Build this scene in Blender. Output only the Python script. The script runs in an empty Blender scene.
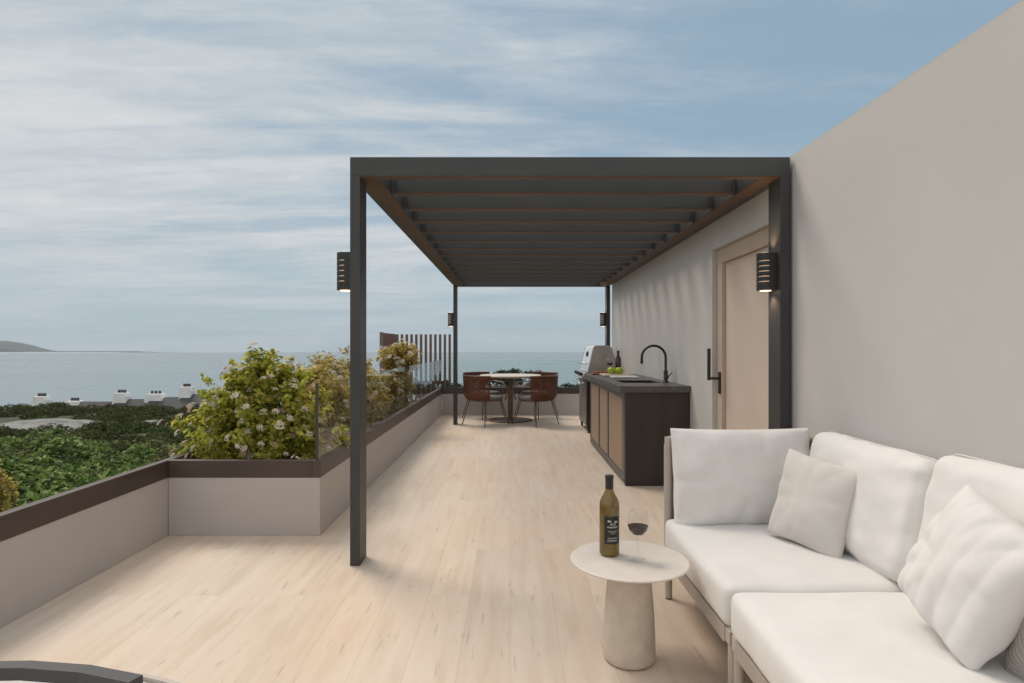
import bpy, bmesh, math, random
from math import sin, cos, pi, sqrt, radians as R
from mathutils import Vector, Matrix, noise as mn

S = bpy.context.scene
COL = S.collection
F = 600.0            # focal length in pixels
K = 600 / 560.0
HEYE = 1.25
random.seed(7)

# ---------------------------------------------------------------- helpers
ORG = {}

def tag(o, label=None, cat=None, group=None, kind=None):
    if label: o['label'] = label
    if cat: o['category'] = cat
    if group: o['group'] = group
    if kind: o['kind'] = kind
    return o

def thing(name, loc, label, cat, group=None, rz=0.0):
    o = bpy.data.objects.new(name, None)
    COL.objects.link(o)
    o.empty_display_size = 0.1
    o.location = loc
    o.rotation_euler = (0, 0, rz)
    ORG[o.name] = Vector(loc)
    return tag(o, label, cat, group)

def link(name, me, m, parent=None, smooth=False, bevel=0.0, bseg=2, local=False):
    """mesh data given in world coordinates (or local=True) -> one object"""
    if parent is not None and not local:
        me.transform(Matrix.Translation(-ORG[parent.name]))
    o = bpy.data.objects.new(name, me)
    COL.objects.link(o)
    if parent is not None:
        o.parent = parent
        ORG[o.name] = ORG[parent.name].copy()
    else:
        ORG[o.name] = Vector((0, 0, 0))
    if m is not None:
        if isinstance(m, (list, tuple)):
            for q in m: me.materials.append(q)
        else:
            me.materials.append(m)
    if smooth:
        for p in me.polygons: p.use_smooth = True
    if bevel > 0:
        b = o.modifiers.new('bevel', 'BEVEL')
        b.width = bevel; b.segments = bseg; b.limit_method = 'ANGLE'; b.angle_limit = R(40)
        b.harden_normals = False
    return o

class MB:
    def __init__(s): s.v = []; s.f = []; s.mi = []; s.cur = 0
    def add(s, vs, fs):
        n = len(s.v); s.v.extend(vs)
        for f in fs:
            s.f.append(tuple(i + n for i in f)); s.mi.append(s.cur)
        return s
    def box(s, x0, x1, y0, y1, z0, z1):
        vs = [(x0,y0,z0),(x1,y0,z0),(x1,y1,z0),(x0,y1,z0),(x0,y0,z1),(x1,y0,z1),(x1,y1,z1),(x0,y1,z1)]
        return s.add(vs, [(0,3,2,1),(4,5,6,7),(0,1,5,4),(1,2,6,5),(2,3,7,6),(3,0,4,7)])
    def prism(s, poly, axis, a, b):
        """polygon (list of 2d) extruded along axis between a and b"""
        def p(q, t):
            if axis == 'x': return (t, q[0], q[1])
            if axis == 'y': return (q[0], t, q[1])
            return (q[0], q[1], t)
        n = len(poly)
        vs = [p(q, a) for q in poly] + [p(q, b) for q in poly]
        fs = [tuple(range(n))[::-1], tuple(range(n, 2*n))]
        for i in range(n):
            j = (i+1) % n
            fs.append((i, j, n+j, n+i))
        return s.add(vs, fs)
    def tube(s, pts, r, n=10, r1=None, cap=True):
        pts = [Vector(p) for p in pts]
        m = len(pts)
        vs = []; fs = []
        up = None
        for i, p in enumerate(pts):
            if i == 0: t = pts[1]-p
            elif i == m-1: t = p-pts[i-1]
            else: t = (pts[i+1]-p).normalized() + (p-pts[i-1]).normalized()
            t.normalize()
            if up is None:
                a = Vector((0,0,1)) if abs(t.z) < .9 else Vector((1,0,0))
            else: a = up
            x = a.cross(t).normalized(); y = t.cross(x).normalized()
            up = y
            rr = r if r1 is None else r + (r1-r)*i/(m-1)
            if isinstance(r, (list, tuple)): rr = r[i]
            for k in range(n):
                q = p + x*rr*cos(2*pi*k/n) + y*rr*sin(2*pi*k/n)
                vs.append(tuple(q))
        for i in range(m-1):
            for k in range(n):
                k2 = (k+1) % n
                fs.append((i*n+k, i*n+k2, (i+1)*n+k2, (i+1)*n+k))
        if cap:
            fs.append(tuple(range(n))[::-1]); fs.append(tuple(range((m-1)*n, m*n)))
        return s.add(vs, fs)
    def lathe(s, prof, c=(0,0,0), n=40):
        vs = []; fs = []
        m = len(prof)
        for (r, z) in prof:
            for k in range(n):
                a = 2*pi*k/n
                vs.append((c[0]+r*cos(a), c[1]+r*sin(a), c[2]+z))
        for i in range(m-1):
            for k in range(n):
                k2 = (k+1) % n
                fs.append((i*n+k, i*n+k2, (i+1)*n+k2, (i+1)*n+k))
        if prof[0][0] > 1e-6: fs.append(tuple(range(n))[::-1])
        if prof[-1][0] > 1e-6: fs.append(tuple(range((m-1)*n, m*n)))
        return s.add(vs, fs)
    def mesh(s, name):
        me = bpy.data.meshes.new(name)
        me.from_pydata([tuple(v) for v in s.v], [], s.f)
        me.update()
        return me
    def build(s, name, m, parent=None, **kw):
        me = s.mesh(name)
        o = link(name, me, m, parent, **kw)
        if isinstance(m, (list, tuple)):
            for p, i in zip(me.polygons, s.mi): p.material_index = i
        bm = bmesh.new(); bm.from_mesh(me)
        bmesh.ops.recalc_face_normals(bm, faces=bm.faces)
        bm.to_mesh(me); bm.free()
        return o

def copy_tree(o, parent=None):
    c = o.copy(); COL.objects.link(c)
    if parent is not None: c.parent = parent
    ORG[c.name] = ORG.get(o.name, Vector((0,0,0))).copy()
    for ch in [q for q in o.children]:
        copy_tree(ch, c)
    return c

# ---------------------------------------------------------------- materials
def newmat(name):
    m = bpy.data.materials.new(name); m.use_nodes = True
    nt = m.node_tree
    return m, nt, nt.nodes['Principled BSDF'], nt.nodes, nt.links

def ramp(nodes, stops):
    r = nodes.new('ShaderNodeValToRGB')
    e = r.color_ramp.elements
    while len(e) < len(stops): e.new(0.5)
    for k, (p, c) in enumerate(stops):
        e[k].position = p; e[k].color = (*c, 1) if len(c) == 3 else c
    return r

def mat(name, col, rough=.5, metal=0.0, var=None, bump=None, spec=.5, stretch=None, sheen=0):
    m, nt, b, N, L = newmat(name)
    b.inputs['Base Color'].default_value = (*col, 1)
    b.inputs['Roughness'].default_value = rough
    b.inputs['Metallic'].default_value = metal
    b.inputs['Specular IOR Level'].default_value = spec
    if sheen: b.inputs['Sheen Weight'].default_value = sheen
    tc = N.new('ShaderNodeTexCoord')
    src = tc.outputs['Object']
    if stretch:
        mp = N.new('ShaderNodeMapping'); mp.inputs['Scale'].default_value = stretch
        L.new(src, mp.inputs[0]); src = mp.outputs[0]
    if var:
        sc, am = var
        n = N.new('ShaderNodeTexNoise'); n.inputs['Scale'].default_value = sc; n.inputs['Detail'].default_value = 6
        L.new(src, n.inputs[0])
        lo = tuple(max(0, c*(1-am)) for c in col); hi = tuple(min(1, c*(1+am)) for c in col)
        r = ramp(N, [(.3, lo), (.7, hi)])
        L.new(n.outputs['Fac'], r.inputs[0]); L.new(r.outputs[0], b.inputs['Base Color'])
        mr = N.new('ShaderNodeMapRange'); mr.inputs['To Min'].default_value = rough*.88; mr.inputs['To Max'].default_value = min(1, rough*1.12)
        L.new(n.outputs['Fac'], mr.inputs['Value']); L.new(mr.outputs[0], b.inputs['Roughness'])
    if bump:
        sc, st = bump
        n = N.new('ShaderNodeTexNoise'); n.inputs['Scale'].default_value = sc; n.inputs['Detail'].default_value = 5
        L.new(src, n.inputs[0])
        bp = N.new('ShaderNodeBump'); bp.inputs['Strength'].default_value = st; bp.inputs['Distance'].default_value = .01
        L.new(n.outputs['Fac'], bp.inputs['Height']); L.new(bp.outputs[0], b.inputs['Normal'])
    return m

def weave(name, col, scale=160, strength=.5, dirs='XZ', rough=.85, dark=.6):
    """rope / cloth weave: crossed wave bump plus the colour of the cords"""
    m, nt, b, N, L = newmat(name)
    b.inputs['Roughness'].default_value = rough
    b.inputs['Specular IOR Level'].default_value = .25
    tc = N.new('ShaderNodeTexCoord')
    hs = []
    for d in dirs:
        w = N.new('ShaderNodeTexWave'); w.wave_type = 'BANDS'; w.bands_direction = d
        w.inputs['Scale'].default_value = scale; w.inputs['Distortion'].default_value = .4
        w.inputs['Detail Scale'].default_value = 3
        L.new(tc.outputs['Object'], w.inputs[0]); hs.append(w.outputs['Fac'])
    h = hs[0]
    if len(hs) > 1:
        mm = N.new('ShaderNodeMath'); mm.operation = 'MULTIPLY'; L.new(hs[0], mm.inputs[0]); L.new(hs[1], mm.inputs[1]); h = mm.outputs[0]
    n = N.new('ShaderNodeTexNoise'); n.inputs['Scale'].default_value = 60; L.new(tc.outputs['Object'], n.inputs[0])
    r = ramp(N, [(.0, tuple(c*dark for c in col)), (.6, col)])
    L.new(h, r.inputs[0])
    mx = N.new('ShaderNodeMixRGB'); mx.blend_type = 'MULTIPLY'; mx.inputs[0].default_value = .25
    L.new(r.outputs[0], mx.inputs[1]); L.new(n.outputs['Fac'], mx.inputs[2]); L.new(mx.outputs[0], b.inputs['Base Color'])
    bp = N.new('ShaderNodeBump'); bp.inputs['Strength'].default_value = strength; bp.inputs['Distance'].default_value = .004
    L.new(h, bp.inputs['Height']); L.new(bp.outputs[0], b.inputs['Normal'])
    return m

def emit(name, col, st):
    m, nt, b, N, L = newmat(name)
    b.inputs['Base Color'].default_value = (.8, .75, .7, 1)
    b.inputs['Emission Color'].default_value = (*col, 1)
    b.inputs['Emission Strength'].default_value = st
    return m

def thin_glass(name, tint=(.93, .97, .96), rough=.0, ior=1.5, dirt=.02):
    m = bpy.data.materials.new(name); m.use_nodes = True
    nt = m.node_tree; N = nt.nodes; L = nt.links
    N.remove(N['Principled BSDF'])
    out = N['Material Output']
    t = N.new('ShaderNodeBsdfTransparent'); t.inputs[0].default_value = (*tint, 1)
    g = N.new('ShaderNodeBsdfGlossy'); g.inputs['Roughness'].default_value = rough; g.inputs[0].default_value = (.95, .95, .95, 1)
    fr = N.new('ShaderNodeFresnel'); fr.inputs[0].default_value = ior
    mx = N.new('ShaderNodeMixShader')
    ge = N.new('ShaderNodeNewGeometry'); iv = N.new('ShaderNodeMath'); iv.operation = 'SUBTRACT'; iv.inputs[0].default_value = 1.0; L.new(ge.outputs['Backfacing'], iv.inputs[1])
    ml = N.new('ShaderNodeMath'); ml.operation = 'MULTIPLY'; L.new(fr.outputs[0], ml.inputs[0]); L.new(iv.outputs[0], ml.inputs[1])
    L.new(ml.outputs[0], mx.inputs[0]); L.new(t.outputs[0], mx.inputs[1]); L.new(g.outputs[0], mx.inputs[2])
    L.new(mx.outputs[0], out.inputs[0])
    return m

def leafmat(name, stops, trans=.35, rough=.55, patch=None):
    m = bpy.data.materials.new(name); m.use_nodes = True
    nt = m.node_tree; N = nt.nodes; L = nt.links
    b = N['Principled BSDF']; out = N['Material Output']
    g = N.new('ShaderNodeNewGeometry')
    r = ramp(N, stops)
    L.new(g.outputs['Random Per Island'], r.inputs[0])
    if patch:
        st2, psc = patch
        r2 = ramp(N, st2); L.new(g.outputs['Random Per Island'], r2.inputs[0])
        tcp = N.new('ShaderNodeTexCoord'); pn_ = N.new('ShaderNodeTexNoise'); pn_.inputs['Scale'].default_value = psc; pn_.inputs['Detail'].default_value = 4
        L.new(tcp.outputs['Object'], pn_.inputs[0])
        pr_ = ramp(N, [(.53, (0,0,0)), (.66, (1,1,1))]); L.new(pn_.outputs['Fac'], pr_.inputs[0])
        mp_ = N.new('ShaderNodeMixRGB'); L.new(pr_.outputs[0], mp_.inputs[0]); L.new(r.outputs[0], mp_.inputs[1]); L.new(r2.outputs[0], mp_.inputs[2]); r = mp_
    L.new(r.outputs[0], b.inputs['Base Color'])
    b.inputs['Roughness'].default_value = rough; b.inputs['Specular IOR Level'].default_value = .3 if rough < .8 else .08
    t = N.new('ShaderNodeBsdfTranslucent')
    L.new(r.outputs[0], t.inputs[0])
    mx = N.new('ShaderNodeMixShader'); mx.inputs[0].default_value = trans
    L.new(b.outputs[0], mx.inputs[1]); L.new(t.outputs[0], mx.inputs[2]); L.new(mx.outputs[0], out.inputs[0])
    return m

def plaster(name, col, var=.05):
    m, nt, b, N, L = newmat(name)
    b.inputs['Roughness'].default_value = .85; b.inputs['Specular IOR Level'].default_value = .25
    tc = N.new('ShaderNodeTexCoord')
    n1 = N.new('ShaderNodeTexNoise'); n1.inputs['Scale'].default_value = 1.3; n1.inputs['Detail'].default_value = 8; n1.inputs['Roughness'].default_value = .6
    n2 = N.new('ShaderNodeTexNoise'); n2.inputs['Scale'].default_value = 140; n2.inputs['Detail'].default_value = 4
    L.new(tc.outputs['Object'], n1.inputs[0]); L.new(tc.outputs['Object'], n2.inputs[0])
    r = ramp(N, [(.3, tuple(c*(1-var) for c in col)), (.7, tuple(c*(1+var) for c in col))])
    L.new(n1.outputs['Fac'], r.inputs[0]); L.new(r.outputs[0], b.inputs['Base Color'])
    bp = N.new('ShaderNodeBump'); bp.inputs['Strength'].default_value = .12; bp.inputs['Distance'].default_value = .004
    L.new(n2.outputs['Fac'], bp.inputs['Height']); L.new(bp.outputs[0], b.inputs['Normal'])
    return m

def floor_material():
    m, nt, b, N, L = newmat('pale_oak_planks')
    tc = N.new('ShaderNodeTexCoord')
    sep = N.new('ShaderNodeSeparateXYZ'); L.new(tc.outputs['Object'], sep.inputs[0])
    cmb = N.new('ShaderNodeCombineXYZ'); L.new(sep.outputs['Y'], cmb.inputs['X']); L.new(sep.outputs['X'], cmb.inputs['Y'])
    br = N.new('ShaderNodeTexBrick')
    br.offset = .37; br.inputs['Scale'].default_value = 1
    br.inputs['Brick Width'].default_value = 1.85; br.inputs['Row Height'].default_value = .205
    br.inputs['Mortar Size'].default_value = .0016; br.inputs['Mortar Smooth'].default_value = .2
    br.inputs['Color1'].default_value = (0,0,0,1); br.inputs['Color2'].default_value = (1,1,1,1); br.inputs['Mortar'].default_value = (.5,.5,.5,1)
    L.new(cmb.outputs[0], br.inputs[0])
    rnd = br.outputs['Color']
    # per-plank offset of the grain
    sc = N.new('ShaderNodeVectorMath'); sc.operation = 'SCALE'; sc.inputs['Scale'].default_value = 37.0
    L.new(rnd, sc.inputs[0])
    mp = N.new('ShaderNodeMapping'); mp.inputs['Scale'].default_value = (15, 1.5, 1); L.new(tc.outputs['Object'], mp.inputs[0])
    ad = N.new('ShaderNodeVectorMath'); ad.operation = 'ADD'; L.new(mp.outputs[0], ad.inputs[0]); L.new(sc.outputs[0], ad.inputs[1])
    gr = N.new('ShaderNodeTexNoise'); gr.inputs['Scale'].default_value = 1; gr.inputs['Detail'].default_value = 7; gr.inputs['Roughness'].default_value = .6; gr.inputs['Distortion'].default_value = .4
    L.new(ad.outputs[0], gr.inputs[0])
    base = ramp(N, [(.22, (.545,.455,.368)), (.5, (.63,.55,.465)), (.78, (.675,.61,.535))])
    L.new(gr.outputs['Fac'], base.inputs[0])
    # broad tone: warm and bleached areas
    bn = N.new('ShaderNodeTexNoise'); bn.inputs['Scale'].default_value = .9; bn.inputs['Detail'].default_value = 3
    mp3 = N.new('ShaderNodeMapping'); mp3.inputs['Scale'].default_value = (1.6, .6, 1); L.new(tc.outputs['Object'], mp3.inputs[0]); L.new(mp3.outputs[0], bn.inputs[0])
    wr = ramp(N, [(.35, (1.0,.90,.80)), (.65, (1.0,1.0,.99))]); L.new(bn.outputs['Fac'], wr.inputs[0])
    m1 = N.new('ShaderNodeMixRGB'); m1.blend_type = 'MULTIPLY'; m1.inputs[0].default_value = .8
    L.new(base.outputs[0], m1.inputs[1]); L.new(wr.outputs[0], m1.inputs[2])
    pr = ramp(N, [(0, (.955,.94,.93)), (1, (1.03,1.025,1.02))]); L.new(rnd, pr.inputs[0])
    m2 = N.new('ShaderNodeMixRGB'); m2.blend_type = 'MULTIPLY'; m2.inputs[0].default_value = .8
    L.new(m1.outputs[0], m2.inputs[1]); L.new(pr.outputs[0], m2.inputs[2])
    # dark cracks along the grain
    mp2 = N.new('ShaderNodeMapping'); mp2.inputs['Scale'].default_value = (46, 4.2, 1); L.new(tc.outputs['Object'], mp2.inputs[0])
    ad2 = N.new('ShaderNodeVectorMath'); ad2.operation = 'ADD'; L.new(mp2.outputs[0], ad2.inputs[0]); L.new(sc.outputs[0], ad2.inputs[1])
    ck = N.new('ShaderNodeTexNoise'); ck.inputs['Scale'].default_value = 1; ck.inputs['Detail'].default_value = 2; L.new(ad2.outputs[0], ck.inputs[0])
    cr = ramp(N, [(.0, (1,1,1)), (.285, (1,1,1)), (.335, (0,0,0))]); L.new(ck.outputs['Fac'], cr.inputs[0])
    # knots
    mk = N.new('ShaderNodeMapping'); mk.inputs['Scale'].default_value = (6.5, 2.4, 1); L.new(tc.outputs['Object'], mk.inputs[0])
    vo = N.new('ShaderNodeTexVoronoi'); vo.inputs['Scale'].default_value = 1; vo.inputs['Randomness'].default_value = 1
    nz = N.new('ShaderNodeTexNoise'); nz.inputs['Scale'].default_value = 30; L.new(tc.outputs['Object'], nz.inputs[0])
    L.new(mk.outputs[0], vo.inputs[0])
    an = N.new('ShaderNodeMath'); an.operation = 'MULTIPLY_ADD'; an.inputs[1].default_value = .10; L.new(nz.outputs['Fac'], an.inputs[0]); L.new(vo.outputs['Distance'], an.inputs[2])
    kr = ramp(N, [(.0, (1,1,1)), (.085, (.8,.8,.8)), (.14, (0,0,0))]); L.new(an.outputs[0], kr.inputs[0])
    mxm = N.new('ShaderNodeMath'); mxm.operation = 'MAXIMUM'; L.new(cr.outputs[0], mxm.inputs[0]); L.new(kr.outputs[0], mxm.inputs[1])
    f1 = N.new('ShaderNodeMath'); f1.operation = 'MULTIPLY'; f1.inputs[1].default_value = .33; L.new(mxm.outputs[0], f1.inputs[0])
    m3 = N.new('ShaderNodeMixRGB'); m3.inputs[2].default_value = (.26,.18,.12,1)
    L.new(f1.outputs[0], m3.inputs[0]); L.new(m2.outputs[0], m3.inputs[1])
    # seams
    m4 = N.new('ShaderNodeMixRGB'); m4.inputs[2].default_value = (.30,.23,.17,1)
    f2 = N.new('ShaderNodeMath'); f2.operation = 'MULTIPLY'; f2.inputs[1].default_value = .24; L.new(br.outputs['Fac'], f2.inputs[0])
    L.new(f2.outputs[0], m4.inputs[0]); L.new(m3.outputs[0], m4.inputs[1])
    L.new(m4.outputs[0], b.inputs['Base Color'])
    rr = N.new('ShaderNodeMapRange'); rr.inputs['To Min'].default_value = .46; rr.inputs['To Max'].default_value = .66; L.new(gr.outputs['Fac'], rr.inputs['Value']); L.new(rr.outputs[0], b.inputs['Roughness'])
    b.inputs['Specular IOR Level'].default_value = .35
    bp = N.new('ShaderNodeBump'); bp.inputs['Strength'].default_value = .12; bp.inputs['Distance'].default_value = .003
    sb = N.new('ShaderNodeMath'); sb.operation = 'SUBTRACT'; L.new(gr.outputs['Fac'], sb.inputs[0]); L.new(br.outputs['Fac'], sb.inputs[1])
    L.new(sb.outputs[0], bp.inputs['Height']); L.new(bp.outputs[0], b.inputs['Normal'])
    return m

M = {}
M['floor'] = floor_material()
M['plaster'] = plaster('taupe_plaster', (.535,.52,.50), .035)
M['parapet'] = plaster('parapet_plaster', (.495,.450,.425), .035)
M['coping'] = mat('bronze_coping', (.072,.049,.039), .45, .0, var=(3,.15))
M['pergola'] = mat('anthracite_metal', (.040,.040,.039), .48, .0, var=(4,.10), bump=(300,.02))
M['lamp'] = mat('lamp_black', (.018,.018,.017), .45, var=(6,.1))
M['glow'] = emit('lamp_glow', (1.0,.68,.42), 2.2)
M['slotglow'] = emit('lamp_slot_glow', (1.0,.62,.38), .4)
M['glass'] = thin_glass('balustrade_glass', (.965,.98,.975), .0, 1.28)
M['frame_tan'] = mat('door_frame_tan', (.50,.41,.33), .55, var=(8,.03))
M['door_tan'] = mat('door_leaf_tan', (.60,.505,.425), .55, var=(5,.02), stretch=(1,1,.2))
M['black'] = mat('black_metal', (.014,.012,.012), .35, var=(10,.2))
M['counter_top'] = mat('dark_stone', (.085,.080,.074), .38, var=(25,.2))
M['counter_end'] = mat('dark_brown_panel', (.036,.027,.022), .5, var=(2,.2), stretch=(3,3,.4))
M['counter_frame'] = mat('grey_front', (.115,.098,.086), .5, var=(4,.08))
M['counter_door'] = mat('tan_wood_front', (.31,.215,.15), .55, var=(3,.10), stretch=(12,12,1))
M['sink'] = mat('sink_black', (.008,.008,.008), .3)
M['steel'] = mat('brushed_steel', (.55,.54,.52), .30, 1.0, var=(3,.08), stretch=(1,1,30))
M['steel_side'] = mat('satin_steel', (.42,.39,.36), .38, .85, var=(2,.15))
M['steel_white'] = mat('bright_steel', (.80,.82,.83), .35, .45, var=(3,.04))
M['rubber'] = mat('black_rubber', (.02,.018,.018), .7)
M['board_white'] = mat('white_marble_board', (.72,.69,.66), .35, var=(12,.06))
M['board_wood'] = mat('pale_wood_board', (.56,.43,.33), .5, var=(10,.12), stretch=(1,8,1))
M['tray'] = mat('red_brown_wood', (.30,.10,.05), .45, var=(20,.3))
M['apple'] = mat('green_apple', (.36,.46,.03), .3, var=(14,.2))
M['stalk'] = mat('brown_stalk', (.09,.05,.02), .7)
M['table_white'] = mat('pale_stone_top', (.66,.60,.54), .5, var=(14,.05), bump=(200,.04))
M['table_base'] = mat('rough_cement', (.60,.53,.44), .9, var=(18,.10), bump=(120,.5))
M['dining_top'] = mat('dining_top_pale', (.62,.52,.44), .35, var=(3,.06))
M['dining_base'] = mat('bronze_base', (.16,.115,.085), .4, .6, var=(5,.1))
M['chair_leg'] = mat('taupe_metal', (.19,.14,.105), .42, .5, var=(6,.1))
M['chair_cushion'] = mat('grey_cushion', (.15,.13,.12), .9, var=(40,.15), bump=(300,.2))
M['rope_brown'] = weave('brown_rope', (.23,.085,.045), 42, .9, 'Z', .5, .35)
M['sofa_frame'] = mat('taupe_aluminium', (.46,.405,.355), .45, var=(8,.06))
M['sofa_rope'] = weave('taupe_rope', (.44,.39,.34), 36, 1.0, 'Y', .8, .45)
M['sofa_rope_x'] = weave('taupe_rope_panel', (.44,.39,.34), 40, 1.0, 'Z', .8, .45)
def cloth(name, col, grey=.04, ws=900):
    m, nt, b, N, L = newmat(name)
    b.inputs['Roughness'].default_value = .95; b.inputs['Specular IOR Level'].default_value = .15
    b.inputs['Sheen Weight'].default_value = .15
    tc = N.new('ShaderNodeTexCoord')
    n = N.new('ShaderNodeTexNoise'); n.inputs['Scale'].default_value = 6; n.inputs['Detail'].default_value = 6; L.new(tc.outputs['Object'], n.inputs[0])
    r = ramp(N, [(.3, tuple(c*(1-grey) for c in col)), (.7, tuple(min(1,c*(1+grey)) for c in col))]); L.new(n.outputs['Fac'], r.inputs[0]); L.new(r.outputs[0], b.inputs['Base Color'])
    n2 = N.new('ShaderNodeTexNoise'); n2.inputs['Scale'].default_value = ws; n2.inputs['Detail'].default_value = 2; L.new(tc.outputs['Object'], n2.inputs[0])
    n3 = N.new('ShaderNodeTexNoise'); n3.inputs['Scale'].default_value = 9; n3.inputs['Detail'].default_value = 3; L.new(tc.outputs['Object'], n3.inputs[0])
    b1 = N.new('ShaderNodeBump'); b1.inputs['Strength'].default_value = .25; b1.inputs['Distance'].default_value = .001; L.new(n2.outputs['Fac'], b1.inputs['Height'])
    b2 = N.new('ShaderNodeBump'); b2.inputs['Strength'].default_value = .22; b2.inputs['Distance'].default_value = .02; L.new(n3.outputs['Fac'], b2.inputs['Height']); L.new(b1.outputs[0], b2.inputs['Normal'])
    L.new(b2.outputs[0], b.inputs['Normal'])
    return m
M['cloth_white'] = cloth('off_white_cloth', (.71,.69,.665))
M['cloth_seat'] = cloth('seat_cloth', (.70,.68,.655))
M['cloth_greige'] = cloth('greige_cloth', (.62,.585,.55), .06, 500)
M['cloth_woven'] = weave('woven_greige', (.66,.60,.55), 70, .9, 'YZ', .9, .7)
M['bottle_glass'] = None
M['soil'] = mat('planter_gravel', (.46,.39,.33), .9, var=(30,.25), bump=(60,.6))
M['slat'] = mat('brown_slat', (.17,.10,.072), .6, var=(6,.2), stretch=(10,10,1))
M['bark'] = mat('bark', (.10,.07,.045), .9, var=(10,.3), bump=(20,.5))
M['slate'] = mat('slate_roof', (.042,.044,.046), .75, var=(2.5,.3), bump=(8,.4))
M['render_white'] = mat('white_render', (.80,.79,.77), .85, var=(1.2,.12))
M['pot'] = mat('chimney_pot', (.09,.08,.075), .8, var=(4,.2))
M['rock'] = mat('pale_rock', (.20,.20,.19), .9, var=(1.6,.45), bump=(3,.8))
M['earth'] = mat('hill_ground', (.045,.050,.022), .95, var=(.35,.5), bump=(1,.5))
M['headland'] = mat('headland', (.030,.040,.032), .95, var=(.01,.2))

# bottle glass etc.
def solid_glass(name, col, rough=.03):
    m, nt, b, N, L = newmat(name)
    b.inputs['Base Color'].default_value = (*col, 1)
    b.inputs['Roughness'].default_value = rough
    b.inputs['Transmission Weight'].default_value = 1.0
    b.inputs['IOR'].default_value = 1.45
    return m
M['bottle_glass'] = mat('amber_green_glass', (.14,.085,.010), .05, var=(9,.35), spec=.8)
M['bottle_dark'] = mat('dark_bottle_glass', (.02,.014,.006), .08, spec=.8)
M['foil'] = mat('black_foil', (.012,.011,.012), .4)
M['label_black'] = mat('label_dark', (.012,.014,.012), .6)
M['label_ink'] = mat('label_ink', (.62,.60,.54), .6)
M['stem_glass'] = thin_glass('wine_glass', (.975,.975,.97), .01, 1.45)
M['wine'] = mat('red_wine', (.018,.004,.006), .08, spec=.6)

# ---------------------------------------------------------------- camera
cam_d = bpy.data.cameras.new('camera'); cam = bpy.data.objects.new('camera', cam_d); COL.objects.link(cam)
cam.location = (0, 0, HEYE); cam.rotation_euler = (R(90), 0, 0)
cam_d.sensor_width = 36; cam_d.lens = F/1024*36
cam_d.shift_x = 1.5/1024; cam_d.shift_y = 5.0/1024
cam_d.clip_start = .05; cam_d.clip_end = 20000
S.camera = cam

# ---------------------------------------------------------------- world and sun
SUN_EL, SUN_AZ = R(55), math.atan2(-.70, .70)
W = bpy.data.worlds.new('World'); S.world = W; W.use_nodes = True
nt = W.node_tree; N = nt.nodes; L = nt.links
bg = N['Background']; bg.inputs[1].default_value = .105
sky = N.new('ShaderNodeTexSky'); sky.sky_type = 'NISHITA'; sky.sun_disc = False
sky.sun_elevation = SUN_EL; sky.sun_rotation = SUN_AZ % (2*pi); sky.air_density = 1.0; sky.dust_density = .8; sky.ozone_density = 1.6; sky.altitude = 30
tc = N.new('ShaderNodeTexCoord')
sep = N.new('ShaderNodeSeparateXYZ'); L.new(tc.outputs['Generated'], sep.inputs[0])
zc = N.new('ShaderNodeMath'); zc.operation = 'MAXIMUM'; zc.inputs[1].default_value = 0.0; L.new(sep.outputs['Z'], zc.inputs[0])
za = N.new('ShaderNodeMath'); za.operation = 'ADD'; za.inputs[1].default_value = .09; L.new(zc.outputs[0], za.inputs[0])
dx = N.new('ShaderNodeMath'); dx.operation = 'DIVIDE'; L.new(sep.outputs['X'], dx.inputs[0]); L.new(za.outputs[0], dx.inputs[1])
dy = N.new('ShaderNodeMath'); dy.operation = 'DIVIDE'; L.new(sep.outputs['Y'], dy.inputs[0]); L.new(za.outputs[0], dy.inputs[1])
cv = N.new('ShaderNodeCombineXYZ'); L.new(dx.outputs[0], cv.inputs[0]); L.new(dy.outputs[0], cv.inputs[1])
def cloud_noise(scale, loc, rot, sc, detail, rough, dist):
    mp = N.new('ShaderNodeMapping'); mp.inputs['Location'].default_value = loc; mp.inputs['Rotation'].default_value = (0,0,rot); mp.inputs['Scale'].default_value = sc
    L.new(cv.outputs[0], mp.inputs[0])
    n = N.new('ShaderNodeTexNoise'); n.inputs['Scale'].default_value = scale; n.inputs['Detail'].default_value = detail
    n.inputs['Roughness'].default_value = rough; n.inputs['Distortion'].default_value = dist
    L.new(mp.outputs[0], n.inputs[0]); return n.outputs['Fac']
c1 = cloud_noise(.55, (1.7,.4,0), R(12), (.7,1.25,1), 9, .58, .5)
c2 = cloud_noise(1.5, (4.1,2.2,0), R(-6), (.22,1.7,1), 8, .62, .7)
c3 = cloud_noise(5.5, (.3,5.2,0), R(10), (.5,1.3,1), 8, .68, .6)
# cover thins towards +x (the right of the picture)
ma = N.new('ShaderNodeMath'); ma.operation = 'MULTIPLY_ADD'; ma.inputs[1].default_value = .62; L.new(c2, ma.inputs[0]); L.new(c1, ma.inputs[2])
mb = N.new('ShaderNodeMath'); mb.operation = 'MULTIPLY_ADD'; mb.inputs[1].default_value = -.19; L.new(sep.outputs['X'], mb.inputs[0]); mo = N.new('ShaderNodeMath'); mo.operation = 'ADD'; mo.inputs[1].default_value = -.28; m5 = N.new('ShaderNodeMath'); m5.operation = 'MULTIPLY_ADD'; m5.inputs[1].default_value = .24; L.new(c3, m5.inputs[0]); L.new(ma.outputs[0], m5.inputs[2]); L.new(m5.outputs[0], mo.inputs[0]); L.new(mo.outputs[0], mb.inputs[2])
cm = N.new('ShaderNodeMapRange'); cm.interpolation_type = 'SMOOTHSTEP'; cm.inputs['From Min'].default_value = .42; cm.inputs['From Max'].default_value = .84
cm.inputs['To Min'].default_value = .12; cm.inputs['To Max'].default_value = .95
L.new(mb.outputs[0], cm.inputs['Value'])
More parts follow.
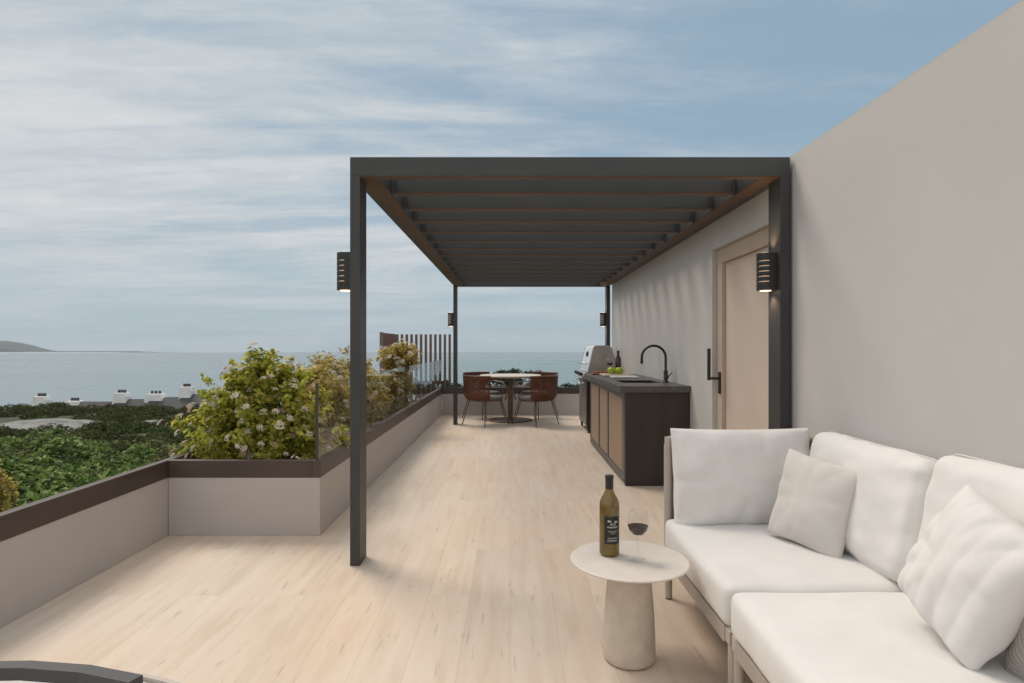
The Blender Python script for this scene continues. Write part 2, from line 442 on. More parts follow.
# cloud colour: lighter tops, greyer bellies
cc = ramp(N, [(.32, (3.3,3.75,4.15)), (.5, (4.5,4.8,5.0)), (.66, (5.7,5.75,5.8))]); ca = N.new('ShaderNodeMath'); ca.operation = 'MULTIPLY_ADD'; ca.inputs[1].default_value = .26; L.new(c3, ca.inputs[0]); cs = N.new('ShaderNodeMath'); cs.operation = 'MULTIPLY_ADD'; cs.inputs[1].default_value = .30; L.new(c2, cs.inputs[0]); L.new(c1, cs.inputs[2]); L.new(cs.outputs[0], ca.inputs[2]); cb = N.new('ShaderNodeMath'); cb.operation = 'ADD'; cb.inputs[1].default_value = -.28; L.new(ca.outputs[0], cb.inputs[0]); L.new(cb.outputs[0], cc.inputs[0])
# the blue of the clear sky, softened by thin high haze
tint = N.new('ShaderNodeMixRGB'); tint.inputs[0].default_value = .8; tint.inputs[2].default_value = (2.0,2.98,3.72,1); L.new(sky.outputs[0], tint.inputs[1])
mx = N.new('ShaderNodeMixRGB'); L.new(cm.outputs[0], mx.inputs[0]); L.new(tint.outputs[0], mx.inputs[1]); L.new(cc.outputs[0], mx.inputs[2])
# hazy band at the horizon
hz = N.new('ShaderNodeMapRange'); hz.interpolation_type = 'SMOOTHSTEP'; hz.inputs['From Min'].default_value = 0; hz.inputs['From Max'].default_value = .22; hz.inputs['To Min'].default_value = .75; hz.inputs['To Max'].default_value = 0
L.new(zc.outputs[0], hz.inputs['Value'])
mh = N.new('ShaderNodeMixRGB'); L.new(hz.outputs[0], mh.inputs[0]); L.new(mx.outputs[0], mh.inputs[1]); mh.inputs[2].default_value = (3.3,4.05,4.5,1)
# unseen fill: sky brightness added overhead and behind the camera for camera-facing faces
bk = N.new('ShaderNodeMath'); bk.operation = 'MULTIPLY_ADD'; bk.inputs[1].default_value = -.75; L.new(sep.outputs['Y'], bk.inputs[0]); L.new(sep.outputs['Z'], bk.inputs[2])
bm_ = N.new('ShaderNodeMapRange'); bm_.interpolation_type = 'SMOOTHSTEP'; bm_.inputs['From Min'].default_value = .05; bm_.inputs['From Max'].default_value = .95; bm_.inputs['To Min'].default_value = 0; bm_.inputs['To Max'].default_value = 1
L.new(bk.outputs[0], bm_.inputs['Value'])
mbk = N.new('ShaderNodeMixRGB'); L.new(bm_.outputs[0], mbk.inputs[0]); L.new(mh.outputs[0], mbk.inputs[1]); mbk.inputs[2].default_value = (6.6,6.7,6.75,1)
L.new(mbk.outputs[0], bg.inputs[0])

sd = bpy.data.lights.new('sun', 'SUN'); so = bpy.data.objects.new('sun', sd); COL.objects.link(so)
sd.energy = 1.75; sd.angle = R(23); sd.color = (1.0,.88,.76)
to_sun = Vector((sin(SUN_AZ)*cos(SUN_EL), cos(SUN_AZ)*cos(SUN_EL), sin(SUN_EL)))
so.rotation_euler = to_sun.to_track_quat('Z', 'Y').to_euler()
so.location = to_sun*30

# ---------------------------------------------------------------- shell of the terrace
XL, XM, XW = -2.263, -1.259, 1.61
Y0 = 3.70*K          # front of the planter
YE = 10.26*K         # end parapet
ZC0, ZC1 = .383, .498
TH = .05

mb_ = MB(); mb_.box(XL-TH, XW+.25, -4.0, YE+TH, -.25, 0)
tag(mb_.build('terrace_floor', M['floor']), kind='structure')

def parapet(name, x0, x1, y0, y1, label, face):
    """face: side ('x+','x-','y-','y+') on which the dark coping stands proud"""
    t = thing(name, ((x0+x1)/2, (y0+y1)/2, 0), label, 'parapet')
    b = MB().box(x0, x1, y0, y1, .001, ZC0); b.build('base', M['parapet'], t)
    e = .004
    X0, X1, Yy0, Yy1 = x0, x1, y0, y1
    if 'x+' in face: X1 += e
    if 'x-' in face: X0 -= e
    if 'y-' in face: Yy0 -= e
    if 'y+' in face: Yy1 += e
    MB().box(X0, X1, Yy0, Yy1, ZC0+.0005, ZC1).build('coping', M['coping'], t, bevel=.003)
    return t

parapet('parapet', XL-TH, XL, -4.0, Y0+TH, 'low taupe parapet with dark coping running out of the left edge of the photo', ['x+'])
parapet('parapet', XL+.004, XM-TH, Y0, Y0+TH, 'short taupe parapet facing the camera in front of the flowering shrub', ['y-'])
parapet('parapet', XM-TH, XM, Y0, YE, 'long taupe parapet with dark coping under the glass, beside the planter bed', ['x+', 'y-'])
parapet('parapet', XM+.004, XW+.25, YE, YE+TH, 'low taupe parapet across the far end behind the dining table', ['y-'])
parapet('parapet', XL-TH, XL, Y0+TH+.004, YE+TH, 'outer taupe parapet on the far side of the planter bed, behind the shrubs', ['x+'])

# planter bed soil
MB().box(XL, XM-TH, Y0+TH, YE+TH-.01, .001, .22)
sb = MB(); sb.box(XL+.003, XM-TH-.003, Y0+TH+.003, YE+TH-.01, .001, .20); tag(sb.build('planter_ground', M['soil']), kind='structure')

# building block below the terrace
bd = thing('building', (-.3, 3.5, -4.2), 'taupe building storey below the terrace parapets', 'building')
MB().box(XL-TH+.01, XW+.24, -3.99, YE+TH-.01, -4.6, -.252).build('wall', M['plaster'], bd)

# right-hand wall (cut round the door)
WT = 2.338
YW = 8.88*K
DY0, DY1, DZ = 3.47*K, 4.47*K, 2.02
wt = thing('house_wall', (XW+.12, 2.5, 0), 'tall smooth taupe wall running along the right side behind the sofa and counter', 'wall')
wbm = MB()
poly = [(-4.0, .001), (DY0, .001), (DY0, DZ), (DY1, DZ), (DY1, .001), (YW, .001), (YW, WT), (-4.0, WT)]
wbm.prism(poly, 'x', XW, XW+.25)
wbm.build('wall', M['plaster'], wt)
MB().box(XW+.002, XW+.248, -4.0, YW-.002, WT+.0005, WT+.006).build('coping', mat('wall_cap', (.47,.45,.42), .7), wt)
# the storey wall goes on above and behind the camera

# door in the wall
dt = thing('door', (XW+.1, (DY0+DY1)/2, 0), 'tan flush door in a tan frame beside the counter', 'door')
fx = XW+.035
fb = MB()
FW = .115
fb.prism([(DY0+.003, .003), (DY0+FW, .003), (DY0+FW, DZ-FW), (DY1-FW, DZ-FW), (DY1-FW, .003), (DY1-.003, .003), (DY1-.003, DZ-.003), (DY0+.003, DZ-.003)], 'x', fx, fx+.12)
fb.build('frame', M['frame_tan'], dt, bevel=.004)
MB().box(fx+.03, fx+.08, DY0+FW+.004, DY1-FW-.004, .01, DZ-FW-.004).build('leaf', M['door_tan'], dt, bevel=.004)
hb = MB()
hy = 4.40*K
hb.box(fx-.012, fx-.0005, hy-.028, hy+.012, .88, 1.05)
hb.tube([(fx-.008, hy-.008, 1.0), (fx-.085, hy-.008, 1.0)], .011, 8)
hb.box(fx-.10, fx-.078, hy-.02, hy+.004, .985, 1.235)
hb.build('handle', M['black'], dt, bevel=.003)

# ---------------------------------------------------------------- glass balustrades
gt = thing('glass_balustrade', (XM-.024, (Y0+YE)/2, ZC1), 'frameless clear glass balustrade standing on the long parapet beside the planter bed', 'balustrade')
ys = [Y0+.02, 5.15*K, 6.75*K, 8.45*K, YE-.01]
for a, b in zip(ys[:-1], ys[1:]):
    MB().box(XM-.030, XM-.018, a+.006, b-.006, ZC1+.001, 1.005).build('glass_pane', M['glass'], gt)
MB().box(XM-.033, XM-.015, Y0+.004, Y0+.0195, ZC1+.001, 1.008).build('edge_trim', mat('glass_edge', (.05,.035,.028), .35), gt)
gt2 = thing('glass_balustrade', (.2, YE+.024, ZC1), 'frameless clear glass balustrade on the far end parapet behind the dining set', 'balustrade')
xs = [XM+.01, -.55, .22, .98, XW+.2]
for a, b in zip(xs[:-1], xs[1:]):
    MB().box(a+.006, b-.006, YE+.018, YE+.030, ZC1+.001, 1.005).build('glass_pane', M['glass'], gt2)

# ---------------------------------------------------------------- slatted screen
st = thing('slatted_screen', (XL, YE+.2, 0), 'brown vertical slat privacy screen at the far corner of the planter bed', 'screen')
zt = 1.475
n_ = 12
ya = YE+TH+.06
xs0, xs1 = -2.095, -1.125
slat_me = None
def slat(x, y, rot=False):
    MB().box(x-.020 if not rot else x-.022, x+.020 if not rot else x+.022, y-.03 if not rot else y-.017, y+.03 if not rot else y+.017, .0 if not rot else .201, zt).build('slat', M['slat'], st)
for i in range(n_):
    slat(xs0+(xs1-xs0)*i/(n_-1), ya)
for i in range(9):
    slat(-2.10, 9.83 + (YE-9.83)*i/8.5, True)
MB().box(-2.05, xs1, ya+.032, ya+.05, .55, .61).build('rail', M['slat'], st)
MB().box(-2.134, -2.1225, 9.80, YE, .55, .61).build('rail', M['slat'], st)
MB().box(-2.125, -2.075, 9.74, 9.79, .201, zt+.008).build('post', mat('screen_post', (.19,.145,.12), .6), st)

# ---------------------------------------------------------------- pergola
PX0, PX1 = -.914, 1.592
PY0, PY1 = 3.189*K, 9.09*K
PZ0, PZ1 = 2.221, 2.329
pg = thing('pergola', ((PX0+PX1)/2, (PY0+PY1)/2, 0), 'dark anthracite louvred pergola over the counter and dining set', 'pergola')
PW, PD = .056, .146*K
for (x0, x1) in ((PX0, PX0+PW), (PX1-PW, PX1)):
    for (y0, y1) in ((PY0, PY0+PD), (PY1-PD, PY1)):
        MB().box(x0, x1, y0, y1, .001, PZ0-.0002).build('post', M['pergola'], pg, bevel=.0012)
MB().box(PX0, PX1, PY0, PY0+.055, PZ0, PZ1).build('beam', M['pergola'], pg, bevel=.0012)
MB().box(PX0, PX1, PY1-.055, PY1, PZ0, PZ1).build('beam', M['pergola'], pg, bevel=.003)
BW = .155
MB().box(PX0+.002, PX0+BW, PY0+.0555, PY1-.0555, PZ0+.001, PZ1-.002).build('beam', M['pergola'], pg, bevel=.003)
MB().box(PX1-BW, PX1-.002, PY0+.0555, PY1-.0555, PZ0+.001, PZ1-.002).build('beam', M['pergola'], pg, bevel=.003)
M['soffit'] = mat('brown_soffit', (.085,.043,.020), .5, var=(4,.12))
for i in range(13):
    y = (3.56+.405*i)*K
    b = MB(); b.box(PX0+BW+.03, PX1-BW-.03, y, y+.075*K, PZ0+.009, PZ1-.006)
    o = b.build('louver', M['pergola'], pg, bevel=.004)
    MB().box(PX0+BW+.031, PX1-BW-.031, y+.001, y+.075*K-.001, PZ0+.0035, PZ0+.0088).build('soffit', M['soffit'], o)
    for xx in (PX0+BW, PX1-BW-.03):
        MB().box(xx+.0005, xx+.0295, y+.012, y+.058, PZ0+.010, PZ1-.008).build('pivot', M['pergola'], o)
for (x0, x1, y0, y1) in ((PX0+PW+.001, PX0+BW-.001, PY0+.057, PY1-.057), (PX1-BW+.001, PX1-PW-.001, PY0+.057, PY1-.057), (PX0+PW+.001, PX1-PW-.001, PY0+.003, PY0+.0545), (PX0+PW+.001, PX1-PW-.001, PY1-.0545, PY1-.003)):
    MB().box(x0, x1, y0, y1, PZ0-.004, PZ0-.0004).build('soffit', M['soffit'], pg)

# ---------------------------------------------------------------- wall lamps
def make_lamp(label):
    """local: fixed at x=0, body towards -x, centred on z"""
    t = thing('wall_lamp', (0,0,0), label, 'wall lamp', 'slotted lamps on the pergola posts')
    h, w, d = .215, .105, .094
    # D-shaped outline
    def outline(off=0.0):
        pts = [(0, -w/2+off), (-d*.5, -w/2+off)]
        for k in range(1, 12):
            a = pi*k/12
            pts.append((-d*.5 - (d*.5-off)*sin(a), -(w/2-off)*cos(a)))
        pts += [(-d*.5, w/2-off), (0, w/2-off)]
        return pts
    zs = [-h/2]
    slots = [.062, .032, .002, -.028, -.058]
    sh = .006
    b = MB()
    lo = -h/2
    for s in sorted(slots):
        b.prism(outline(), 'z', lo, s-sh/2); lo = s+sh/2
    b.prism(outline(), 'z', lo, h/2)
    # spine behind the slots, so that only the curved front is cut
    b.box(-d*.42, -.001, -w/2+.0005, w/2-.0005, -h/2+.004, h/2-.004)
    b.build('housing', M['lamp'], t, local=True)
    g = MB(); g.prism([(-d*.425 - q*.0, y) for q, y in ()] or [(-d*.44, -w*.40), (-d*.78, -w*.28), (-d*.86, 0), (-d*.78, w*.28), (-d*.44, w*.40)], 'z', -h/2+.012, h/2-.012)
    g.build('diffuser', M['slotglow'], t, local=True)
    for s in (-1, 1):
        g = MB(); z = s*(h/2+.0015)
        g.lathe([(.0, 0), (.032, 0), (.032, .002*s), (0, .002*s)], (-d*.48, 0, z), 24)
        g.build('lens', M['glow'], t, local=True)
    return t
l0 = make_lamp('black slotted lamp on the outer side of the near left pergola post')
spots = [(PX0, PY0+.075, 1.685, None),
         (PX1-PW, PY0+.09, 1.685, 'black slotted lamp glowing on the near right pergola post in front of the door'),
         (PX0+.0, PY1-.075, 1.685, 'black slotted lamp on the far left pergola post above the dining set'),
         (PX1-PW, PY1-.075, 1.685, 'black slotted lamp on the far right pergola post beyond the grill')]
for i, (x, y, z, lab) in enumerate(spots):
    for sg in (-1, 1):
        ld = bpy.data.lights.new('lamp_light', 'SPOT'); ld.energy = 2.6; ld.color = (1,.66,.40); ld.spot_size = R(120); ld.spot_blend = .8; ld.shadow_soft_size = .015
        lo_ = bpy.data.objects.new('lamp_light', ld); COL.objects.link(lo_); lo_.location = (x-.04, y, z+sg*.116); lo_.rotation_euler = (0 if sg < 0 else pi, 0, 0)
    o = l0 if i == 0 else copy_tree(l0)
    o.location = (x-.0008, y, z)
    if lab: o['label'] = lab

# ---------------------------------------------------------------- outdoor kitchen counter
cx0, cx1 = 1.023, XW-.004
cy0, cy1 = 5.017*K, 7.22*K
ct = thing('kitchen_counter', ((cx0+cx1)/2, (cy0+cy1)/2, 0), 'dark outdoor kitchen counter with tan doors along the right wall', 'counter')
CZ = .896
MB().box(cx0+.006, cx1, cy0, cy0+.045, .001, CZ-.0565).build('end_panel', M['counter_end'], ct, bevel=.002)
MB().box(cx0+.03, cx1, cy0+.0455, cy1, .06, CZ-.0565).build('carcass', M['counter_frame'], ct)
# face frame with three openings
dbounds = [(5.06, 5.90), (5.94, 6.49), (6.53, 7.19)]
ff = MB()
ff.box(cx0+.004, cx0+.0295, cy0+.0455, cy1, .02, .085)
ff.box(cx0+.004, cx0+.0295, cy0+.0455, cy1, CZ-.115, CZ-.057)
ed = [cy0+.0455] + [v for (a, b) in dbounds for v in (a*K+.03, b*K)] + [cy1]
ed[1] = 5.167*K
for i in range(0, len(ed), 2):
    ff.box(cx0+.004, cx0+.0295, ed[i], ed[i+1], .0855, CZ-.1155)
ff.build('face_frame', M['counter_frame'], ct, bevel=.002)
for i in range(1, len(ed)-1, 2):
    MB().box(cx0+.012, cx0+.029, ed[i]+.004, ed[i+1]-.004, .09, CZ-.12).build('cupboard_door', M['counter_door'], ct, bevel=.003)
# worktop with a hole for the sink
tx0 = .972
sx0, sx1, sy0, sy1 = 1.10, 1.47, 5.46*K, 5.86*K
tb = MB()
za, zb = CZ-.056, CZ
tb.box(tx0, sx0, cy0-.03, cy1+.02, za, zb); tb.box(sx1, cx1, cy0-.03, cy1+.02, za, zb)
tb.box(sx0, sx1, cy0-.03, sy0, za, zb); tb.box(sx0, sx1, sy1, cy1+.02, za, zb)
tb.build('worktop', M['counter_top'], ct)
sk = MB()
sk.box(sx0+.001, sx1-.001, sy0+.001, sy1-.001, CZ-.20, CZ-.19)
for (a, b, c, d) in ((sx0+.0005, sx0+.006, sy0+.0005, sy1-.0005), (sx1-.006, sx1-.0005, sy0+.0005, sy1-.0005), (sx0+.006, sx1-.006, sy0+.0005, sy0+.006), (sx0+.006, sx1-.006, sy1-.006, sy1-.0005)):
    sk.box(a, b, c, d, CZ-.19, CZ-.004)
sk.build('sink', M['sink'], ct)
# tap
tp = thing('tap', (1.53, 5.52*K, CZ), 'matt black swan neck tap standing on the counter behind the sink', 'tap')
b = MB()
px, py = 1.53, 5.52*K
rr = .117
pts = [(px, py, CZ+.02), (px, py, CZ+.10), (px, py, CZ+.245)]
for k in range(1, 17):
    a = pi*k/16
    pts.append((px-rr+rr*cos(a), py+.01*k/16, CZ+.245+rr*sin(a)))
pts.append((px-2*rr, py+.01, CZ+.20))
b.tube(pts, .0125, 12)
b.tube([(px-2*rr, py+.01, CZ+.215), (px-2*rr, py+.01, CZ+.185)], .015, 12)
b.build('spout', M['black'], tp, smooth=True)
b = MB(); b.lathe([(.03, .001), (.03, .008), (.021, .012), (.021, .11), (.0125, .13)], (px, py, CZ), 20); b.build('body', M['black'], tp, smooth=True)
b = MB(); b.tube([(px+.0, py-.01, CZ+.055), (px+.005, py-.05, CZ+.055)], .015, 12); b.tube([(px+.004, py-.045, CZ+.055), (px+.05, py-.06, CZ+.10)], .005, 8); b.build('lever', M['black'], tp, smooth=True)

# boards, apples, bottle, glass, tray on the counter
Yb = 6.62*K
def block(name, x0, x1, y0, y1, z0, z1, m, label, cat, bev=.006, rz=0):
    t = tag(MB().box(x0, x1, y0, y1, z0, z1).build(name, m, None, bevel=bev), label, cat)
    return t
block('cutting_board', 1.10, 1.42, 6.56*K, 6.93*K, CZ+.001, CZ+.022, M['board_wood'], 'pale wooden board under the green apples on the counter', 'cutting board')
block('cutting_board', 1.14, 1.43, 6.22*K, 6.46*K, CZ+.001, CZ+.020, M['board_white'], 'white marble board lying in front of the wooden board near the sink', 'cutting board')
def apple(x, y, z, r, label):
    t = thing('apple', (x, y, z), label, 'apple', 'green apples on the board')
    prof = []
    for k in range(0, 25):
        a = pi*k/24
        rad = r*sin(a)*(1+.06*cos(a)) ; zz = r - r*cos(a)*(.93)
        zz -= .0
        if k > 18: zz -= r*.35*((k-18)/6.0)**2
        if k < 4: zz += r*.12*((4-k)/4.0)**2
        prof.append((max(rad, 1e-7), zz))
    b = MB(); b.lathe(prof, (x, y, z), 28); b.build('fruit', M['apple'], t, smooth=True)
    b = MB(); b.tube([(x, y, z+r*1.45), (x+.004, y, z+r*1.75), (x+.010, y, z+r*2.05)], .002, 6); b.build('stalk', M['stalk'], t)
apple(1.20, 6.66*K, CZ+.0225, .048, 'green apple on the board below the wine glass')
apple(1.285, 6.62*K, CZ+.0225, .048, 'green apple on the board in front of the dark bottle')
apple(1.25, 6.83*K, CZ+.0225, .036, 'green apple half hidden behind the other two on the board')

def bottle_prof(s=1.0):
    return [(.001,.004),(.028,.002),(.036,.004),(.038,.012),(.038,.185),(.0365,.200),(.031,.215),(.021,.232),(.0155,.245),(.0145,.262),(.0145,.300),(.001,.300)]
def bottle(loc, s, glass, label, with_label):
    t = thing('wine_bottle', loc, label, 'wine bottle')
    b = MB(); b.lathe([(r*s, z*s) for r, z in bottle_prof()], loc, 40)
    b.build('glass', glass, t, smooth=True)
    b = MB(); b.lathe([(r*s, z*s) for r, z in [(.001,.3025),(.0152,.3025),(.0165,.301),(.0165,.293),(.0158,.291),(.0155,.252),(.0148,.2515)][::-1]], loc, 28)
    b.build('foil_cap', M['foil'], t, smooth=True)
    if with_label:
        rad = .0384*s
        def patch(b, u0, u1, z0, z1, rad):
            n = 14
            vs = []; fs = []
            for k in range(n+1):
                a = -pi/2 + (u0+(u1-u0)*k/n)
                vs += [(loc[0]+rad*cos(a), loc[1]+rad*sin(a), loc[2]+z0*s), (loc[0]+rad*cos(a), loc[1]+rad*sin(a), loc[2]+z1*s)]
            for k in range(n):
                fs.append((2*k, 2*k+2, 2*k+3, 2*k+1))
            b.add(vs, fs)
        off = .18
        lb = MB(); patch(lb, off-.85, off+.85, .050, .153, rad); lo = lb.build('label', M['label_black'], t, smooth=True)
        ik = MB(); r2 = rad+.0004
        def wrap(p, z): # flat label coordinates -> bottle surface
            a = -pi/2 + off + p/rad
            return (loc[0]+r2*cos(a), loc[1]+r2*sin(a), loc[2]+(z+.010)*s)
        def poly(pts): ik.add([wrap(p[0], p[1]) for p in pts], [tuple(range(len(pts)))])
        # emblem: two pale wings left and right
        poly([(-.022,.126),(-.018,.131),(-.013,.128),(-.009,.130),(-.006,.124),(-.014,.1235)])
        poly([(.006,.123),(.010,.129),(.014,.125),(.018,.127),(.022,.122),(.014,.121)])
        def strokes(zc, h, x0, x1, seed, th=.0011, gap=.0026):
            rg = random.Random(seed); x = x0
            while x < x1:
                w = rg.uniform(.6, 1.0)*gap
                k = rg.randint(0, 3)
                poly([(x, zc-h/2), (x+th, zc-h/2), (x+th, zc+h/2), (x, zc+h/2)])
                if k in (0, 1): poly([(x+th, zc+h/2-th), (x+w, zc+h/2-th), (x+w, zc+h/2), (x+th, zc+h/2)])
                if k in (1, 2): poly([(x+th, zc-h/2), (x+w, zc-h/2), (x+w, zc-h/2+th), (x+th, zc-h/2+th)])
                if k == 3: poly([(x+w-th*.6, zc-h/2), (x+w, zc-h/2), (x+w, zc+h/2), (x+w-th*.6, zc+h/2)])
                x += gap + .0012
        # the word A L O under the emblem
        q = .0013
        z0, z1 = .111, .120
        poly([(-.010,z0),(-.010+q,z0),(-.0055,z1),(-.0072,z1)]); poly([(-.0035,z0),(-.0035+q,z0),(-.0055,z1),(-.0068,z1)]); poly([(-.0085,z0+.003),(-.0035,z0+.003),(-.0039,z0+.0042),(-.0081,z0+.0042)])
        poly([(-.001,z0),(-.001+q,z0),(-.001+q,z1),(-.001,z1)]); poly([(-.001+q,z0),(.004,z0),(.004,z0+q),(-.001+q,z0+q)])
        poly([(.0055,z0),(.0055+q,z0),(.0055+q,z1),(.0055,z1)]); poly([(.0115-q,z0),(.0115,z0),(.0115,z1),(.0115-q,z1)]); poly([(.0055+q,z0),(.0115-q,z0),(.0115-q,z0+q),(.0055+q,z0+q)]); poly([(.0055+q,z1-q),(.0115-q,z1-q),(.0115-q,z1),(.0055+q,z1)])
        strokes(.104, .0055, -.022, .021, 3, .0016)
        strokes(.088, .0045, -.018, .019, 4, .0010)
        strokes(.081, .0040, -.008, .010, 5, .0008)
        poly([(-.024,.0695),(.022,.0695),(.022,.0703),(-.024,.0703)])
        strokes(.0625, .0050, -.019, .019, 6, .0009)
        strokes(.0535, .0050, -.021, .019, 8, .0012)
        ik.build('lettering', M['label_ink'], lo)
    return t
bottle((1.315, 6.84*K, CZ+.0225), .93, M['bottle_dark'], 'dark wine bottle standing on the counter behind the green apples', False)

def wine_glass(loc, s, label, fill):
    t = thing('wine_glass', loc, label, 'wine glass')
    prof = [(.0325,.0),(.0330,.0015),(.020,.0030),(.006,.006),(.0035,.012),(.0033,.075),(.006,.083),(.020,.092),(.032,.106),(.0375,.124),(.036,.148),(.0315,.178),(.0308,.178),(.0352,.148),(.0367,.124),(.0313,.107),(.0197,.0935),(.0005,.0875)]
    b = MB(); b.lathe([(r*s, z*s) for r, z in prof], loc, 36); b.build('glass', M['stem_glass'], t, smooth=True)
    wp = [(.0005,.0885),(.0190,.0945),(.0305,.1075),(.0358,.122),(.0357,fill),(.0005,fill)]
    b = MB(); b.lathe([(r*s, z*s) for r, z in wp], loc, 36); b.build('red_wine', M['wine'], t, smooth=False)
    return t
wine_glass((1.215, 6.86*K, CZ+.0225), 1.05, 'glass of red wine standing on the counter behind the apples', .128)

tr = thing('serving_tray', (1.17, 7.05*K, CZ), 'red brown wooden tray with food at the far end of the counter', 'tray')
MB().box(1.02, 1.30, 6.99*K, 7.16*K, CZ+.001, CZ+.018).build('tray', M['tray'], tr, bevel=.005)
b = MB()
rg = random.Random(3)
for k in range(9):
    x = 1.05+.027*k; y = 7.07*K+rg.uniform(-.03,.03)
    b.tube([(x-.018, y-.012, CZ+.03), (x, y, CZ+.034), (x+.018, y+.006, CZ+.03)], [.008,.012,.008], 8)
b.build('food', mat('terracotta_food', (.42,.16,.08), .5, var=(30,.35)), tr, smooth=True)

# ---------------------------------------------------------------- gas grill
gx0, gx1 = 1.07, 1.50
gy0, gy1 = 8.02*K, 8.92*K
gr_ = thing('gas_grill', ((gx0+gx1)/2, (gy0+gy1)/2, 0), 'stainless steel gas grill with closed lid beyond the counter', 'grill')
lidp = [(gx0+.03, .875), (gx0+.115, 1.235), (gx0+.145, 1.265), (gx1-.10, 1.265), (gx1-.05, 1.235), (gx1, 1.08), (gx1, .875)]
for (a, c) in ((gy0, gy0+.02), (gy1-.02, gy1)):
    b = MB(); b.prism(lidp, 'y', a, c); b.build('lid_end', M['steel_side'], gr_, bevel=.004)
lidi = [(x+(.004 if x < 1.3 else -.004), z-(.004 if z > 1 else -.002)) for x, z in lidp]
b = MB(); b.prism(lidi, 'y', gy0+.0205, gy1-.0205); lid = b.build('lid', M['steel_white'], gr_, bevel=.01, bseg=3)
b = MB()
zh = 1.0; xh = gx0+.03+.085*(zh-.875)/.36
b.tube([(xh-.05, gy0+.08, zh), (xh-.05, gy1-.08, zh)], .012, 10)
for y in (gy0+.14, gy1-.14): b.tube([(xh-.05, y, zh), (xh+.01, y, zh)], .008, 8)
b.build('handle', M['steel'], lid, smooth=True)
b = MB(); b.lathe([(.03,0),(.03,.012),(.026,.014)], (0,0,0), 20)
# temperature gauge on the sloping lid front
g = MB(); g.box(gx0+.072, gx0+.086, (gy0+gy1)/2-.035, (gy0+gy1)/2+.035, 1.10, 1.16); g.build('gauge', M['black'], lid, bevel=.01)
g = MB(); g.box(gx0+.035, gx0+.055, gy0+.06, gy0+.10, 1.115, 1.18); g.build('badge', M['black'], lid)
# sloping control panel with knobs
b = MB(); b.prism([(gx0-.065, .80), (gx0-.055, .79), (gx0+.05, .79), (gx0+.05, .874), (gx0+.0, .874)], 'y', gy0+.005, gy1-.005); pn = b.build('control_panel', M['steel'], gr_, bevel=.004)
for k in range(4):
    y = gy0+.13+.215*k
    b = MB(); b.tube([(gx0-.030, y, .842), (gx0-.068, y, .866)], .026, 16, .022); b.build('knob', M['black'], pn, smooth=False)
b = MB(); b.box(gx0+.052, gx1-.01, gy0+.004, gy1-.004, .745, .873); b.build('firebox', M['steel_side'], gr_)
# cabinet
b = MB(); b.box(gx0+.03, gx1-.02, gy0+.03, gy1-.03, .10, .744); b.build('cabinet', M['black'], gr_, bevel=.004)
ym = (gy0+gy1)/2
for (a, c) in ((gy0+.075, ym-.004), (ym+.004, gy1-.075)):
    b = MB(); b.box(gx0+.015, gx0+.0295, a, c, .11, .735); d = b.build('cabinet_door', M['steel_side'], gr_, bevel=.003)
    b = MB(); hy2 = c-.04 if c < ym else a+.04
    b.tube([(gx0-.005, hy2, .50), (gx0-.005, hy2, .68)], .006, 8); b.build('handle', M['steel'], d)
b = MB(); b.tube([(gx0-.06, gy0+.03, .715), (gx0-.06, gy1-.03, .715)], .010, 8); b.tube([(gx0-.06, gy0+.06, .715), (gx0+.04, gy0+.06, .75)], .007, 8); b.tube([(gx0-.06, gy1-.06, .715), (gx0+.04, gy1-.06, .75)], .007, 8)
b.build('towel_rail', M['steel'], gr_, smooth=True)
for (x, y) in ((gx0+.06, gy0+.07), (gx0+.06, gy1-.07), (gx1-.06, gy0+.07), (gx1-.06, gy1-.07)):
    b = MB(); b.tube([(x-.014, y, .036), (x+.014, y, .036)], .035, 18); b.box(x-.02, x+.02, y-.012, y+.012, .06, .0995); b.build('castor', M['rubber'], gr_)

# ---------------------------------------------------------------- dining set
TY = 10.15
dn = thing('dining_table', (0, TY, 0), 'round pale topped dining table on a bronze pedestal at the far end', 'table')
b = MB(); b.lathe([(.46,.735),(.515,.750),(.52,.756),(.52,.766),(.515,.770),(.0001,.770)], (0,TY,0), 64); b.build('tabletop', M['dining_top'], dn, smooth=False)
b = MB(); b.lathe([(.375,.001),(.375,.012),(.36,.018),(.06,.022),(.045,.03),(.042,.72),(.16,.734),(.16,.7345)], (0,TY,0), 48); b.build('pedestal', M['dining_base'], dn, smooth=False)

